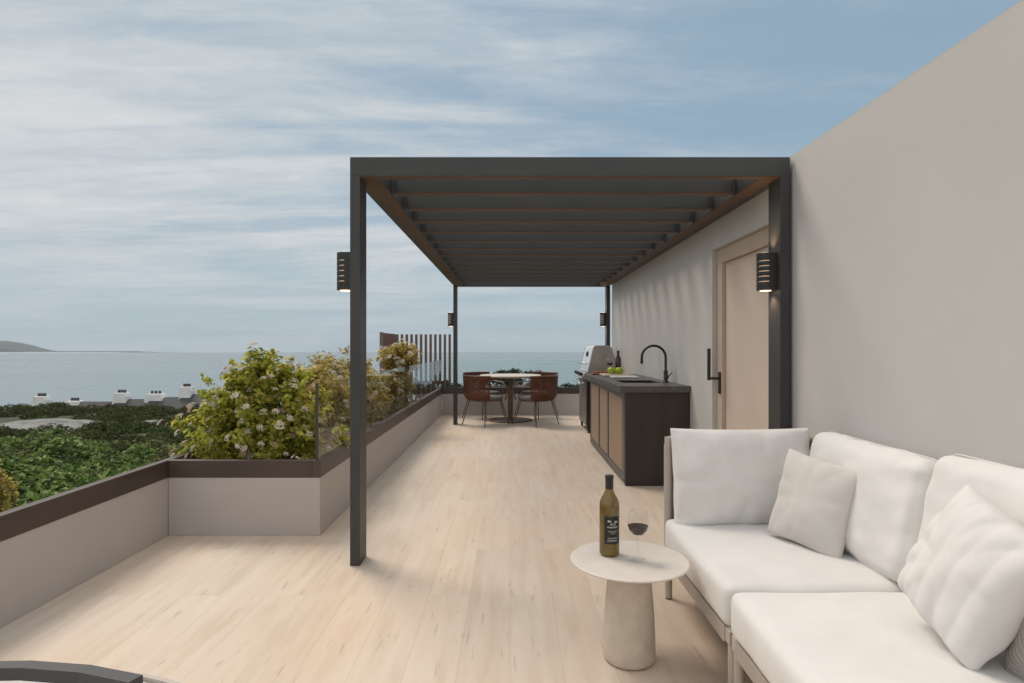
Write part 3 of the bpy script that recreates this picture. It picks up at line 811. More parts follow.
def make_dining_chair():
    t = thing('dining_chair', (0,0,0), 'x', 'chair', 'woven chairs round the dining table')
    # woven tub back: open to +y
    def shell_pt(a, u):
        # u 0 (under the seat) .. 1 (top rail)
        prof = [(.12,.395),(.22,.385),(.285,.41),(.315,.47),(.325,.55),(.33,.66),(.335,.785)]
        k = u*(len(prof)-1); i = min(int(k), len(prof)-2); f = k-i
        r = prof[i][0]*(1-f)+prof[i+1][0]*f; z = prof[i][1]*(1-f)+prof[i+1][1]*f
        # slightly squared plan
        sq = 1+.07*sin(2*a)**2
        return (r*sq*sin(a), -r*sq*cos(a), z)
    b = MB(); na, nu = 66, 14
    A = R(60)
    vs = []; fs = []
    for i in range(na+1):
        a = -A+2*A*i/na
        for j in range(nu+1):
            top = j/nu
            # the edges of the tub drop to the arms
            fall = 0
            u = top*(1-.30*fall**1.2)
            vs.append(shell_pt(a, u))
    for i in range(na):
        for j in range(nu):
            if i % 3 == 2 and j not in (0, 6, 7, 13): continue      # gaps of the open weave
            fs.append((i*(nu+1)+j, (i+1)*(nu+1)+j, (i+1)*(nu+1)+j+1, i*(nu+1)+j+1))
    b.add(vs, fs)
    o = b.build('woven_back', M['rope_brown'], t, smooth=True, local=True)
    so_ = o.modifiers.new('thick', 'SOLIDIFY'); so_.thickness = .008; so_.offset = 0
    # top rail and arms
    b = MB()
    pts = []
    for i in range(37):
        a = -A+2*A*i/36
        fall = 0
        p = shell_pt(a, 1-.30*fall**1.2); pts.append(p)
    b.tube(pts, .011, 8)
    b.build('top_rail', M['chair_leg'], t, smooth=True, local=True)
    for s in (-1, 1):
        b = MB()
        e = shell_pt(s*A, .79)
        pts = [e, (s*.325, -.02, .625), (s*.33, .13, .618), (s*.322, .185, .60), (s*.30, .21, .55), (s*.245, .20, .395)]
        b.tube(pts, .011, 8); b.build('armrest', M['chair_leg'], t, smooth=True, local=True)
    b = MB()
    for sx in (-1, 1):
        for sy in (-1, 1):
            pass
    for sx in (-1, 1):
        for sy in (-1, 1):
            b = MB(); b.tube([(sx*.185, sy*.175, .40), (sx*.268, sy*.262, .004)], .011, 8, .008); b.build('leg', M['chair_leg'], t, smooth=True, local=True)
    b = MB(); ring = [(.24*cos(2*pi*k/24), .235*sin(2*pi*k/24), .392) for k in range(25)]; b.tube(ring, .010, 8, cap=False); b.build('seat_ring', M['chair_leg'], t, smooth=True, local=True)
    b = MB(); b.lathe([(.001,.400),(.25,.400),(.272,.412),(.278,.432),(.272,.452),(.25,.464),(.12,.470),(.001,.470)], (0,.01,0), 40); b.build('seat_cushion', M['chair_cushion'], t, smooth=True, local=True)
    return t
ch0 = make_dining_chair()
chairs = [(-.40, 9.62, R(-45), 'brown woven tub chair at the near left side of the dining table'),
          (.40, 9.62, R(45), 'brown woven tub chair at the near right side of the dining table'),
          (-.47, 10.53, R(-135), 'brown woven tub chair at the far left behind the dining table'),
          (.47, 10.53, R(135), 'brown woven tub chair at the far right behind the dining table')]
for i, (x, y, rz, lab) in enumerate(chairs):
    o = ch0 if i == 0 else copy_tree(ch0)
    o.location = (x, y, 0); o.rotation_euler = (0, 0, rz); o['label'] = lab

# ---------------------------------------------------------------- soft furnishings
def rbox(sx, sy, sz, r, crown=.0, side=.0, n=(26, 26, 10), seed=0, wr=.0, wscale=4.0):
    """rounded, slightly puffed box centred on the origin; wr = depth of the creases"""
    hx, hy, hz = sx/2, sy/2, sz/2
    b = MB(); idx = {}
    nx, ny, nz = n
    vs = []; fs = []
    def vid(i, j, k):
        key = (i, j, k)
        if key in idx: return idx[key]
        u, v, w = 2*i/nx-1, 2*j/ny-1, 2*k/nz-1
        # crowd samples to the edges
        def cr(t): return (abs(t)**.75)*(1 if t >= 0 else -1)
        u, v, w = cr(u), cr(v), cr(w)
        p = Vector((u*hx, v*hy, w*hz))
        c = Vector((max(-hx+r, min(hx-r, p.x)), max(-hy+r, min(hy-r, p.y)), max(-hz+r, min(hz-r, p.z))))
        d = p-c
        q = c + d.normalized()*r if d.length > 1e-9 else p.copy()
        q.z += w*crown*(1-u*u)*(1-v*v)
        q.x += u*side*(1-v*v)*(1-w*w); q.y += v*side*(1-u*u)*(1-w*w)
        if wr:
            nv = Vector((seed*3.1, seed*1.7, seed*.9))
            t = mn.noise(q*wscale+nv)*.7 + mn.noise(q*wscale*2.3+nv)*.4
            q += d.normalized()*t*wr if d.length > 1e-9 else Vector((0, 0, 0))
        idx[key] = len(vs); vs.append(tuple(q)); return idx[key]
    for i in range(nx):
        for j in range(ny):
            fs.append((vid(i,j,0), vid(i,j+1,0), vid(i+1,j+1,0), vid(i+1,j,0)))
            fs.append((vid(i,j,nz), vid(i+1,j,nz), vid(i+1,j+1,nz), vid(i,j+1,nz)))
    for i in range(nx):
        for k in range(nz):
            fs.append((vid(i,0,k), vid(i+1,0,k), vid(i+1,0,k+1), vid(i,0,k+1)))
            fs.append((vid(i,ny,k), vid(i,ny,k+1), vid(i+1,ny,k+1), vid(i+1,ny,k)))
    for j in range(ny):
        for k in range(nz):
            fs.append((vid(0,j,k), vid(0,j,k+1), vid(0,j+1,k+1), vid(0,j+1,k)))
            fs.append((vid(nx,j,k), vid(nx,j+1,k), vid(nx,j+1,k+1), vid(nx,j,k+1)))
    b.add(vs, fs)
    return b

def pillow(w, h, t, seed=0, pinch=.06, pw=.42, wr=.010, n=34, slump=0.0, chan=0.0):
    """knife-edge pillow lying in its local xz plane, thickness along y"""
    b = MB(); vs = []; fs = []
    nv = Vector((seed*2.3, seed*1.1, seed*.7))
    def grid(sign):
        base = len(vs)
        for i in range(n+1):
            for j in range(n+1):
                u, v = 2*i/n-1, 2*j/n-1
                u = sin(u*pi/2)*.6+u*.4; v = sin(v*pi/2)*.6+v*.4
                x = w/2*u*(1-pinch*(1-v*v)); z = h/2*v*(1-pinch*(1-u*u))
                th = t/2*((max(0, 1-u*u))*(max(0, 1-v*v)))**pw
                q = Vector((x, 0, z))
                # creases running from the corners and the seams
                e = max(abs(u), abs(v))
                cz = mn.noise(Vector((x*7, sign*3, z*7))+nv)*.6 + mn.noise(Vector((x*16, sign*5, z*16))+nv)*.3
                rad = abs(sin(math.atan2(v, u)*5+seed+mn.noise(Vector((x*5, z*5, seed)))*2))
                th2 = th*(1+.0*e) + wr*(cz*1.0 + (rad-.5)*e*e*.9)*min(1, th/(t*.18))
                y = sign*(th2 + (chan*(abs(cos(u*pi*2.5))**.5-.6)*min(1, th/(t*.25)) if chan else 0))
                if slump: y += slump*(v+1)**2*.25
                vs.append((x, y, z))
        for i in range(n):
            for j in range(n):
                a = base+i*(n+1)+j
                fs.append((a, a+1, a+n+2, a+n+1) if sign > 0 else (a, a+n+1, a+n+2, a+1))
    grid(-1); grid(1)
    b.add(vs, fs)
    return b

def soft(name, builder, m, parent=None, loc=(0,0,0), rot=(0,0,0), label=None, cat=None, group=None, local=False, weld=True):
    me = builder.mesh(name)
    bm = bmesh.new(); bm.from_mesh(me)
    bmesh.ops.remove_doubles(bm, verts=bm.verts, dist=1e-5)
    bmesh.ops.recalc_face_normals(bm, faces=bm.faces)
    bm.to_mesh(me); bm.free()
    if parent is not None:
        from mathutils import Euler
        me.transform(Matrix.Translation(Vector(loc)) @ Euler(rot).to_matrix().to_4x4())
        o = link(name, me, m, parent, smooth=True)
    else:
        o = link(name, me, m, None, smooth=True)
        o.location = loc; o.rotation_euler = rot
        tag(o, label, cat, group)
    sm = o.modifiers.new('sub', 'SUBSURF'); sm.levels = 1; sm.render_levels = 1
    return o

def piping(builder_pts, r, name, m, parent):
    b = MB(); b.tube(builder_pts, r, 6); return b.build(name, m, parent, smooth=True)

# ---------------------------------------------------------------- corner sofa (far module) and middle module
SX0 = .765                     # front edge of the seats
SXB = 1.575                    # back
SY_a, SY_m, SY_n = 2.80*K, 1.955*K, 1.0*K
def module(name, y0, y1, label, far_back):
    t = thing(name, ((SX0+SXB)/2, (y0+y1)/2, 0), label, 'sofa', None)
    # frame rails
    b = MB()
    b.box(SX0, SX0+.035, y0+.004, y1-.004, .200, .252)
    b.box(SXB-.035, SXB, y0+.004, y1-.004, .200, .252)
    b.box(SX0+.035, SXB-.035, y0+.004, y0+.039, .200, .252)
    b.box(SX0+.035, SXB-.035, y1-.039, y1-.004, .200, .252)
    b.build('frame', M['sofa_frame'], t, bevel=.004)
    # rope wound round the front rail: real turns of cord
    b = MB()
    ln = y1-y0-.09; nt_ = int(ln/.0105)
    for k in range(nt_):
        y = y0+.045+ln*(k+.5)/nt_
        b.box(SX0-.0055, SX0+.0005, y-.0043, y+.0043, .1965, .2550)
    b.build('rope_winding', M['sofa_frame'], t, bevel=.002)
    # legs
    for (x, y) in ((SX0+.02, y0+.022), (SX0+.02, y1-.022), (SXB-.02, y0+.022), (SXB-.02, y1-.022)):
        b = MB(); b.tube([(x, y, .006), (x, y, .262)], .0175, 16); o = b.build('leg', M['sofa_frame'], t, smooth=False)
        g = MB(); g.tube([(x, y, .0005), (x, y, .0055)], .016, 14); g.build('foot', M['rubber'], o)
    # deck
    MB().box(SX0+.04, SXB-.04, y0+.04, y1-.04, .225, .248).build('deck', M['sofa_rope_x'], t)
    # woven back along the wall
    b = MB(); b.box(SXB-.03, SXB, y0+.01, y1-.01, .253, .80); b.build('back_panel', M['sofa_rope_x'], t, bevel=.006)
    if far_back:
        b = MB()
        b.box(SX0+.036, SXB-.032, y1-.034, y1-.006, .253, .775); b.build('arm_panel', M['sofa_rope_x'], t, bevel=.006)
        b = MB(); b.tube([(SX0+.018, y1-.02, .262), (SX0+.018, y1-.02, .80)], .0175, 16)
        for k in range(46):
            z = .285+.0105*k
            b.tube([(SX0+.018, y1-.02, z-.0045), (SX0+.018, y1-.02, z+.0045)], .0205, 14)
        b.tube([(SX0+.018, y1-.02, .79), (SXB-.02, y1-.02, .79)], .016, 12)
        b.build('arm_frame', M['sofa_frame'], t)
    # seat cushion
    sx, sy = SXB-.035-SX0+.012, y1-y0-.012-(.04 if far_back else 0)
    cxm, cym = (SX0-.012+SXB-.035)/2, (y0+y1)/2-(.02 if far_back else 0)
    bx = rbox(sx, sy, .158, .034, .012, .012, (30, 30, 10), seed=int(y0*7), wr=.004, wscale=5)
    c = soft('seat_cushion', bx, M['cloth_seat'], t, (cxm, cym, .252+.080))
    return t
module('corner_sofa', SY_m, SY_a, 'far corner sofa module with woven taupe frame and off white seat', True)
module('sofa', SY_n, SY_m-.012, 'near sofa module with off white seat cushion at the lower right corner', False)

# back cushions
def bcush(w, h, t, seed): return rbox(w, h, t, t*.30, .034, .010, (34, 30, 12), seed=seed, wr=.014, wscale=7)
def seam(o, w, h, r, t):
    """piping along the front edge of a box cushion, in the cushion's own frame"""
    pts = []
    for (sx, sy, a0) in ((1,1,0), (-1,1,90), (-1,-1,180), (1,-1,270)):
        for k in range(6):
            a = R(a0+90*k/5)
            pts.append((sx*(w/2-r)+(r+.009)*cos(a), sy*(h/2-r)+(r+.009)*sin(a), t*.2))
    pts.append(pts[0])
    b = MB(); b.tube(pts, .0022, 6, cap=False)
    p = b.build('piping', M['cloth_white'], None, smooth=True); p.parent = o
def back_cushion(w, h, t, seed, loc, rot, label):
    o = soft('back_cushion', bcush(w, h, t, seed), M['cloth_white'], None, loc, rot, label, 'cushion')
    seam(o, w, h, t*.30, t*.36)
o = soft('back_cushion', pillow(.68, .470, .22, 3, .035, .30, .018, 40), M['cloth_white'], None, (1.115, 2.70*K, .622), (R(-8), 0, R(1)),
     'large off white cushion facing the camera on the far arm of the corner sofa', 'cushion')
back_cushion(.76, .45, .165, 5, (1.455, 2.445, .622), (R(90-11), 0, R(-90)),
     'off white back cushion against the wall, between the greige pillow and the near cushions')
back_cushion(.84, .49, .165, 9, (1.47, 1.642, .636), (R(90-11), 0, R(-90)),
     'off white back cushion at the right edge, behind the tilted white pillow')
# throw pillows
soft('throw_pillow', pillow(.335, .385, .14, 2), M['cloth_greige'], None, (1.262, 2.50, .598), (R(-14), R(7), R(-60)),
     'greige square pillow leaning in the far corner of the sofa', 'pillow')
soft('throw_pillow', pillow(.33, .38, .18, 6, .02, .40, .015, 48, chan=.007), M['cloth_white'], None, (1.252, 1.63, .634), (R(-20), R(19), R(-92)),
     'white pillow tilted on one corner on the near sofa seat', 'pillow')
soft('throw_pillow', pillow(.50, .46, .17, 11), M['cloth_woven'], None, (1.36, 1.33, .625), (R(-14), R(-4), R(-84)),
     'coarse woven greige pillow at the right edge behind the white tilted pillow', 'pillow')

# ---------------------------------------------------------------- side table with bottle and glass
tx, ty = .476, 2.405
sdt = thing('side_table', (tx, ty, 0), 'round pale stone side table on a tapering cement base beside the sofa', 'table')
b = MB(); b.lathe([(.0001,.381),(.150,.383),(.226,.389),(.2355,.3945),(.2340,.3985),(.225,.400),(.0001,.400)], (tx,ty,0), 72); b.build('tabletop', M['table_white'], sdt, smooth=True)
b = MB(); b.lathe([(.092,.001),(.1005,.006),(.1025,.02),(.1015,.10),(.098,.18),(.093,.25),(.087,.32),(.079,.362),(.074,.3805),(.0001,.3805)], (tx,ty,0), 56); b.build('base', M['table_base'], sdt, smooth=True)
bottle((.404, 2.452, .4006), 1.07, M['bottle_glass'], 'amber green wine bottle with a black label on the side table', True)
wine_glass((.507, 2.385, .4006), 1.12, 'glass of red wine on the side table in front of the sofa', .120)

# ---------------------------------------------------------------- lounge chair cut by the lower left corner
lc = thing('lounge_chair', (-1.02, .35, 0), 'dark rimmed lounge chair with pale cushion cut off at the lower left corner', 'chair')
cxr, cyr, rad = -1.03, .40, .845
zR = .60
def arc(r0, r1, z0, z1, a0, a1, n=28):
    b = MB(); vs = []; fs = []
    for i in range(n+1):
        a = a0+(a1-a0)*i/n
        for (r, z) in ((r0, z0), (r1, z0), (r1, z1), (r0, z1)):
            vs.append((cxr+r*sin(a), cyr+r*cos(a), z))
    for i in range(n):
        for k in range(4):
            k2 = (k+1) % 4
            fs.append((i*4+k, i*4+k2, (i+1)*4+k2, (i+1)*4+k))
    fs.append((0,1,2,3)); fs.append(tuple(n*4+k for k in (3,2,1,0)))
    b.add(vs, fs); return b
arc(rad-.030, rad, zR-.027, zR, R(-62), R(21), 9).build('back_rail', M['pergola'], lc, bevel=.002)
arc(rad+.0585, rad+.070, .505, .553, R(-66), R(66), 40).build('rim', M['sofa_frame'], lc, bevel=.004)
for a in (-55, -30, -3.5, 19):
    b = MB(); x = cxr+(rad-.016)*sin(R(a)); y = cyr+(rad-.016)*cos(R(a)); b.tube([(x, y, .54), (x, y, zR-.0275)], .008, 10); b.build('post', M['lamp'], lc)
for a in (-55, -20, 20, 55):
    b = MB(); x = cxr+(rad-.08)*sin(R(a)); y = cyr+(rad-.08)*cos(R(a)); b.tube([(x, y, .002), (x, y, .445)], .016, 10); b.build('leg', M['sofa_frame'], lc)
arc(.30, rad+.058, .43, .548, R(-66), R(66), 40).build('seat_cushion', M['cloth_seat'], lc, bevel=.012, bseg=3)

# ---------------------------------------------------------------- planting on the terrace
def leaf(vs, fs, p, nrm, size, rg, ratio=.55):
    nrm = nrm.normalized()
    a = Vector((rg.uniform(-1,1), rg.uniform(-1,1), rg.uniform(-1,1)))
    t = a-nrm*a.dot(nrm)
    if t.length < 1e-3: t = Vector((1,0,0))
    t.normalize(); s = nrm.cross(t)
    l = size*rg.uniform(.7,1.3); w = l*ratio*.5
    n = len(vs)
    fold = nrm*w*.45
    vs += [tuple(p-t*l*.5), tuple(p+s*w+fold-t*l*.05), tuple(p+t*l*.5-nrm*l*.08), tuple(p-s*w+fold-t*l*.05)]
    fs += [(n, n+1, n+2), (n, n+2, n+3)]

def rand_dir(rg):
    while True:
        v = Vector((rg.uniform(-1,1), rg.uniform(-1,1), rg.uniform(-1,1)))
        if .05 < v.length < 1: return v.normalized()

def crown_mesh(rg, centre, radii, clumps, per, crad, lsize, shell=.55, ratio=.55, flat=.8, zmin=-9, taper=0.0):
    vs = []; fs = []; tips = []
    for _ in range(clumps):
        d = rand_dir(rg); k = rg.uniform(shell, 1.0)
        bump = 1+.34*mn.noise(d*2.2+Vector(centre))
        tp = 1-taper*max(0, d.z)
        c = Vector(centre)+Vector((d.x*radii[0]*tp, d.y*radii[1]*tp, d.z*radii[2]))*k*bump
        if c.z < zmin: continue
        cr = crad*rg.uniform(.7,1.35)
        tips.append((c, d, k))
        for _ in range(per):
            e = rand_dir(rg)*cr*rg.uniform(.2,1)
            e.z *= flat
            nrm = (d*.7+Vector((0,0,.7))+rand_dir(rg)*.9)
            leaf(vs, fs, c+e, nrm, lsize, rg, ratio)
    b = MB(); b.add(vs, fs); return b, tips

BL_MESH = {}
def blossom_mesh(kind, rg):
    """a flat-topped head of many small flowers"""
    vs = []; fs = []
    for _ in range(46):
        a = rg.uniform(0, 2*pi); r = sqrt(rg.uniform(0, 1))
        p = Vector((r*cos(a), r*sin(a), .45*(1-r*r)+rg.uniform(-.08,.08)))
        nn = Vector((p.x*.8, p.y*.8, 1))+rand_dir(rg)*.5
        leaf(vs, fs, p, nn, .42, rg, .9)
    me = bpy.data.meshes.new('blossom'); me.from_pydata(vs, [], fs); me.update(); return me
M['blossom_w'] = leafmat('cream_blossom', [(0,(.70,.64,.55)),(.6,(.84,.79,.71)),(1,(.76,.62,.54))], .4)
M['blossom_p'] = leafmat('pink_blossom', [(0,(.52,.30,.24)),(.5,(.72,.55,.48)),(1,(.36,.14,.10))], .4)
M['leaf_big'] = leafmat('shrub_leaf', [(0,(.15,.19,.028)),(.30,(.34,.38,.055)),(.68,(.58,.57,.11)),(.95,(.68,.58,.14)),(1,(.42,.20,.09))], .6)
M['leaf_gold'] = leafmat('golden_leaf', [(0,(.32,.26,.06)),(.5,(.52,.42,.12)),(1,(.76,.64,.28))], .66)
M['leaf_sage'] = leafmat('sage_leaf', [(0,(.28,.24,.10)),(.5,(.48,.41,.20)),(1,(.76,.66,.38))], .66)
M['leaf_mid'] = leafmat('mid_leaf', [(0,(.17,.18,.04)),(.5,(.30,.28,.07)),(1,(.60,.50,.16))], .64)
rgb = random.Random(21)
bm_w = [blossom_mesh('w', rgb) for _ in range(3)]
bm_p = [blossom_mesh('p', rgb) for _ in range(2)]
for me in bm_w: me.materials.append(M['blossom_w'])
for me in bm_p: me.materials.append(M['blossom_p'])

def add_blossoms(t, tips, rg, count, size, pink=.2, front=True):
    ctr = sum((q[0] for q in tips), Vector())/len(tips)
    left = [q for q in tips if q[0].x < XM-.14]
    for n_b in range(count):
        if not left: break
        # a direction on the outside, mostly on the side of the terrace
        while True:
            e = rand_dir(rg)
            if e.z > -.6 and e.y < .12: break
        best = max(left, key=lambda q: ((q[0]-ctr).normalized().dot(e)-.93)*9 + (q[0]-ctr).length*.9)
        left.remove(best); c = best[0]; d = (c-ctr).normalized()
        p = c+d*(.115-.055*max(0, d.z))+Vector((0,0,.018))+rand_dir(rg)*.02-ORG[t.name]
        me = rg.choice(bm_p) if rg.random() < pink else rg.choice(bm_w)
        o = bpy.data.objects.new('blossom', me); COL.objects.link(o); o.parent = t
        o.location = p
        nn = (d*.75+Vector((0,0,.8))+rand_dir(rg)*.25)
        s = size*rg.uniform(.6,1.25)
        o.rotation_euler = nn.to_track_quat('Z', 'Y').to_euler(); o.scale = (s, s, s*.9)
        ORG[o.name] = ORG[t.name]

def stems(base, tips, rg, n, r, spread=.06, zstart=None):
    b = MB()
    for (c, d, k) in rg.sample(tips, min(n, len(tips))):
        p0 = Vector(base)+Vector((rg.uniform(-spread,spread), rg.uniform(-spread,spread), 0))
        mid = p0.lerp(c, .5)+Vector((0,0,.12*(c-p0).length))
        b.tube([p0, mid, c], r, 5, r*.35)
    return b

# the large shrub at the front of the planter
rg = random.Random(5)
bc = (-1.83, 4.15*K, .70)
sh = thing('flowering_shrub', (bc[0], bc[1], .2), 'large green shrub with white flower heads behind the short front parapet', 'shrub')
b, tips = crown_mesh(rg, bc, (.56,.37,.51), 300, 44, .080, .045, .42, .6, zmin=.22, taper=.46)
vs = []; fs = []
for k in range(26):          # stray shoots
    d = rand_dir(rg); d.z = abs(d.z)*.8+.25; d.normalize()
    p0 = Vector(bc)+Vector((d.x*.42, d.y*.28, d.z*.40)); p1 = p0+d*rg.uniform(.08,.15)+Vector((0,0,.02))
    for q in range(22):
        f = rg.random(); leaf(vs, fs, p0.lerp(p1, f)+rand_dir(rg)*.028*(1.2-f), d+rand_dir(rg), .042, rg, .55)
b.add(vs, fs)
b.build('foliage', M['leaf_big'], sh)
stems((bc[0], bc[1], .19), tips, rg, 60, .008).build('stem', M['bark'], sh)

add_blossoms(sh, tips, rg, 99, .027, .18)

shrubs = [
 # x, y(560 units), centre z, radii, leaf mat, clumps, blossoms, label
 (-1.62, 4.80, .70, (.30,.30,.42), 'leaf_gold', 150, 14, 'golden leaved shrub just behind the glass edge next to the large shrub'),
 (-1.74, 5.60, .72, (.38,.45,.46), 'leaf_sage', 170, 10, 'sage yellow shrub behind the glass, left of the near pergola post'),
 (-1.80, 6.65, .66, (.34,.40,.42), 'leaf_sage', 150, 16, 'pale sage shrub with white flowers just right of the near pergola post'),
 (-1.72, 7.55, .56, (.22,.26,.32), 'leaf_mid', 90, 14, 'small green shrub with white flowers between the sage shrub and the little tree'),
 (-1.66, 6.15, .70, (.30,.34,.40), 'leaf_gold', 120, 18, 'golden shrub with white flowers between the two sage shrubs behind the glass'),
 (-1.62, 7.95, .62, (.24,.30,.34), 'leaf_gold', 90, 18, 'golden flowering shrub at the foot of the little standard tree'),
 (-1.95, 9.10, .62, (.30,.36,.26), 'leaf_mid', 90, 10, 'low green shrub by the slatted screen at the far end of the bed'),
]
for i, (x, y, cz, rd, lm, nc, nb, lab) in enumerate(shrubs):
    rg = random.Random(40+i)
    t = thing('garden_shrub', (x, y*K, .2), lab, 'shrub', 'shrubs in the planter bed')
    b, tips = crown_mesh(rg, (x, y*K, cz), rd, nc, 42, .085, .048, .5, .5, zmin=.24)
    b.build('foliage', M[lm], t)
    stems((x, y*K, .19), tips, rg, 30, .007).build('stem', M['bark'], t)
    add_blossoms(t, tips, rg, nb, .034, .12)
# little standard tree
rg = random.Random(77)
x, y = -1.62, 8.15*K
t = thing('standard_tree', (x, y, .2), 'little flowering tree with a bare stem and round top in front of the slatted screen', 'tree')
b, tips = crown_mesh(rg, (x, y, 1.10), (.30,.28,.20), 120, 40, .075, .046, .45, .55)
b.build('crown', M['leaf_gold'], t)
tb_ = MB(); tb_.tube([(x, y, .19), (x+.02, y, .6), (x, y, .95)], .018, 8, .013)
for (c, d, k) in rg.sample(tips, 16): tb_.tube([(x, y, .9), (x+(c.x-x)*.5, y+(c.y-y)*.5, .97), c], .008, 5, .004)
tb_.build('trunk', M['bark'], t)
add_blossoms(t, tips, rg, 26, .036, .12)
# two thin-stemmed plants
for i, (x, y) in enumerate(((-1.55, 7.05*K), (-1.66, 8.75*K))):
    rg = random.Random(90+i)
    t = thing('stem_plant', (x, y, .2), ['thin stemmed flowering plant close to the glass in front of the little tree', 'thin stemmed plant with few leaves beside the little tree near the screen'][i], 'plant')
    b, tips = crown_mesh(rg, (x, y, .74), (.14,.14,.16), 34, 34, .06, .045, .3, .5)
    b.build('foliage', M['leaf_mid'], t)
    stems((x, y, .19), tips, rg, 14, .007, .03).build('stem', M['bark'], t)
    add_blossoms(t, tips, rg, 9, .034, .1)

# ---------------------------------------------------------------- land, sea and sky line
def terr(x, y):
    if y < 20: z = -4.0
    elif y < 56: z = -4.0-.9*(y-20)/36
    else: z = -4.9-22*min(1, ((y-56)/150.0))**1.15
    z += .25*mn.noise(Vector((x*.11, y*.11, 1.5)))
    return z
gx = [-160+4*i for i in range(0, 26)] + [-58+1.5*i for i in range(0, 66)] + [44+6*i for i in range(0, 20)]
gy = [-30, -15, -5] + [0+1.6*i for i in range(0, 45)] + [74+8*i for i in range(0, 22)]
vs = [(x, y, terr(x, y)) for x in gx for y in gy]
ny_ = len(gy)
fs = [(i*ny_+j, (i+1)*ny_+j, (i+1)*ny_+j+1, i*ny_+j+1) for i in range(len(gx)-1) for j in range(ny_-1)]
b = MB(); b.add(vs, fs); tag(b.build('hillside', M['earth'], smooth=True), kind='structure')

SEA = -25.0
def sea_material():
    m, nt, b, N, L = newmat('sea_water')
    b.inputs['Base Color'].default_value = (.085,.150,.175,1)
    b.inputs['Roughness'].default_value = .22
    b.inputs['IOR'].default_value = 1.33
    tc = N.new('ShaderNodeTexCoord')
    n0 = N.new('ShaderNodeTexNoise'); n0.inputs['Scale'].default_value = .004; n0.inputs['Detail'].default_value = 5
    mp = N.new('ShaderNodeMapping'); mp.inputs['Scale'].default_value = (.35, 1.5, 1); L.new(tc.outputs['Object'], mp.inputs[0]); L.new(mp.outputs[0], n0.inputs[0])
    r = ramp(N, [(.3, (.14,.205,.225)), (.7, (.20,.26,.28))]); L.new(n0.outputs['Fac'], r.inputs[0]); L.new(r.outputs[0], b.inputs['Base Color'])
    rr = N.new('ShaderNodeMapRange'); rr.inputs['To Min'].default_value = .16; rr.inputs['To Max'].default_value = .40; L.new(n0.outputs['Fac'], rr.inputs['Value']); L.new(rr.outputs[0], b.inputs['Roughness'])
    n1 = N.new('ShaderNodeTexNoise'); n1.inputs['Scale'].default_value = .12; n1.inputs['Detail'].default_value = 6; L.new(tc.outputs['Object'], n1.inputs[0])
    bp = N.new('ShaderNodeBump'); bp.inputs['Strength'].default_value = .6; bp.inputs['Distance'].default_value = 1.2; L.new(n1.outputs['Fac'], bp.inputs['Height']); L.new(bp.outputs[0], b.inputs['Normal'])
    return m
# curved (spherical) sheet so the sea ends at a true horizon
vs = []; fs = []
RS = [40, 120, 300, 700, 1400, 2200, 2900, 3300, 3600]
na = 64
for r in RS:
    for k in range(na+1):
        a = -pi*.62+pi*1.24*k/na
        vs.append((r*sin(a), r*cos(a), SEA-(0 if r < 3000 else (r-3000)*.02)))
for i in range(len(RS)-1):
    for k in range(na):
        fs.append((i*(na+1)+k, i*(na+1)+k+1, (i+1)*(na+1)+k+1, (i+1)*(na+1)+k))
b = MB(); b.add(vs, fs); tag(b.build('sea', sea_material()), kind='structure')

# headland on the left horizon
vs = []; fs = []
n1, n2 = 60, 8
for i in range(n1+1):
    u = i/n1
    xx = -4300+u*2700
    q = (xx+2420)/230.0          # 0 at the left edge of the photo, 1 where the hill meets the water
    prof = 54*(1-max(0, (q-.30)/.70)**1.5) if q < 1 else 0
    prof = max(prof, 5.5 if u < .95 else 0)
    prof *= 1+.10*mn.noise(Vector((u*9, 3, 1)))
    for j in range(n2+1):
        v = j/n2
        yy = 2700+v*260
        h = prof*sin(pi*(.15+v*.85))*(1+.15*mn.noise(Vector((u*30, v*3, 5))))
        vs.append((xx, yy, SEA-1+max(0, h)))
for i in range(n1):
    for j in range(n2):
        fs.append((i*(n2+1)+j, (i+1)*(n2+1)+j, (i+1)*(n2+1)+j+1, i*(n2+1)+j+1))
b = MB(); b.add(vs, fs); tag(b.build('headland', M['headland'], smooth=True), kind='structure')

# ---- ground cover
M['cover'] = leafmat('bramble_leaf', [(0,(.035,.070,.013)),(.5,(.12,.20,.038)),(.82,(.26,.36,.09)),(1,(.44,.52,.24))], .4, .55, ([(0,(.045,.055,.018)),(.5,(.11,.12,.035)),(1,(.25,.24,.09))], .22))
M['scrub'] = leafmat('scrub_leaf', [(0,(.032,.042,.013)),(.5,(.060,.072,.024)),(.9,(.11,.105,.045)),(1,(.20,.17,.09))], .35, .85, ([(0,(.035,.060,.016)),(.5,(.07,.11,.03)),(1,(.15,.19,.07))], .18))
def px(x, y, D): return ((x-510.5)/F*D, D, HEYE-(y-346.5)/F*D)
rg = random.Random(11)
vs = []; fs = []
def lump(x, y): return 1.5*max(0, mn.noise(Vector((x*.22, y*.30, 7))))+.75*mn.noise(Vector((x*.7, y*.8, 2)))
cnt = 0
while cnt < 66000:
    D = 13+24*rg.random()**.8
    s = rg.uniform(-1.12, -.36)
    x = s*D
    l = lump(x, D)
    fringe = mn.noise(Vector((x*.12, D*.12, 9)))
    if D > 31+fringe*4: cnt += 1; continue
    z = terr(x, D)+.35+l+rg.uniform(-.22, .12)
    leaf(vs, fs, Vector((x, D, z)), Vector((0,-.25,1))+rand_dir(rg)*.8, .23*(.6 if rg.random() < .5 else 1.15), rg, .75); cnt += 1
b = MB(); b.add(vs, fs); tag(b.build('brambles', M['cover']), kind='stuff')
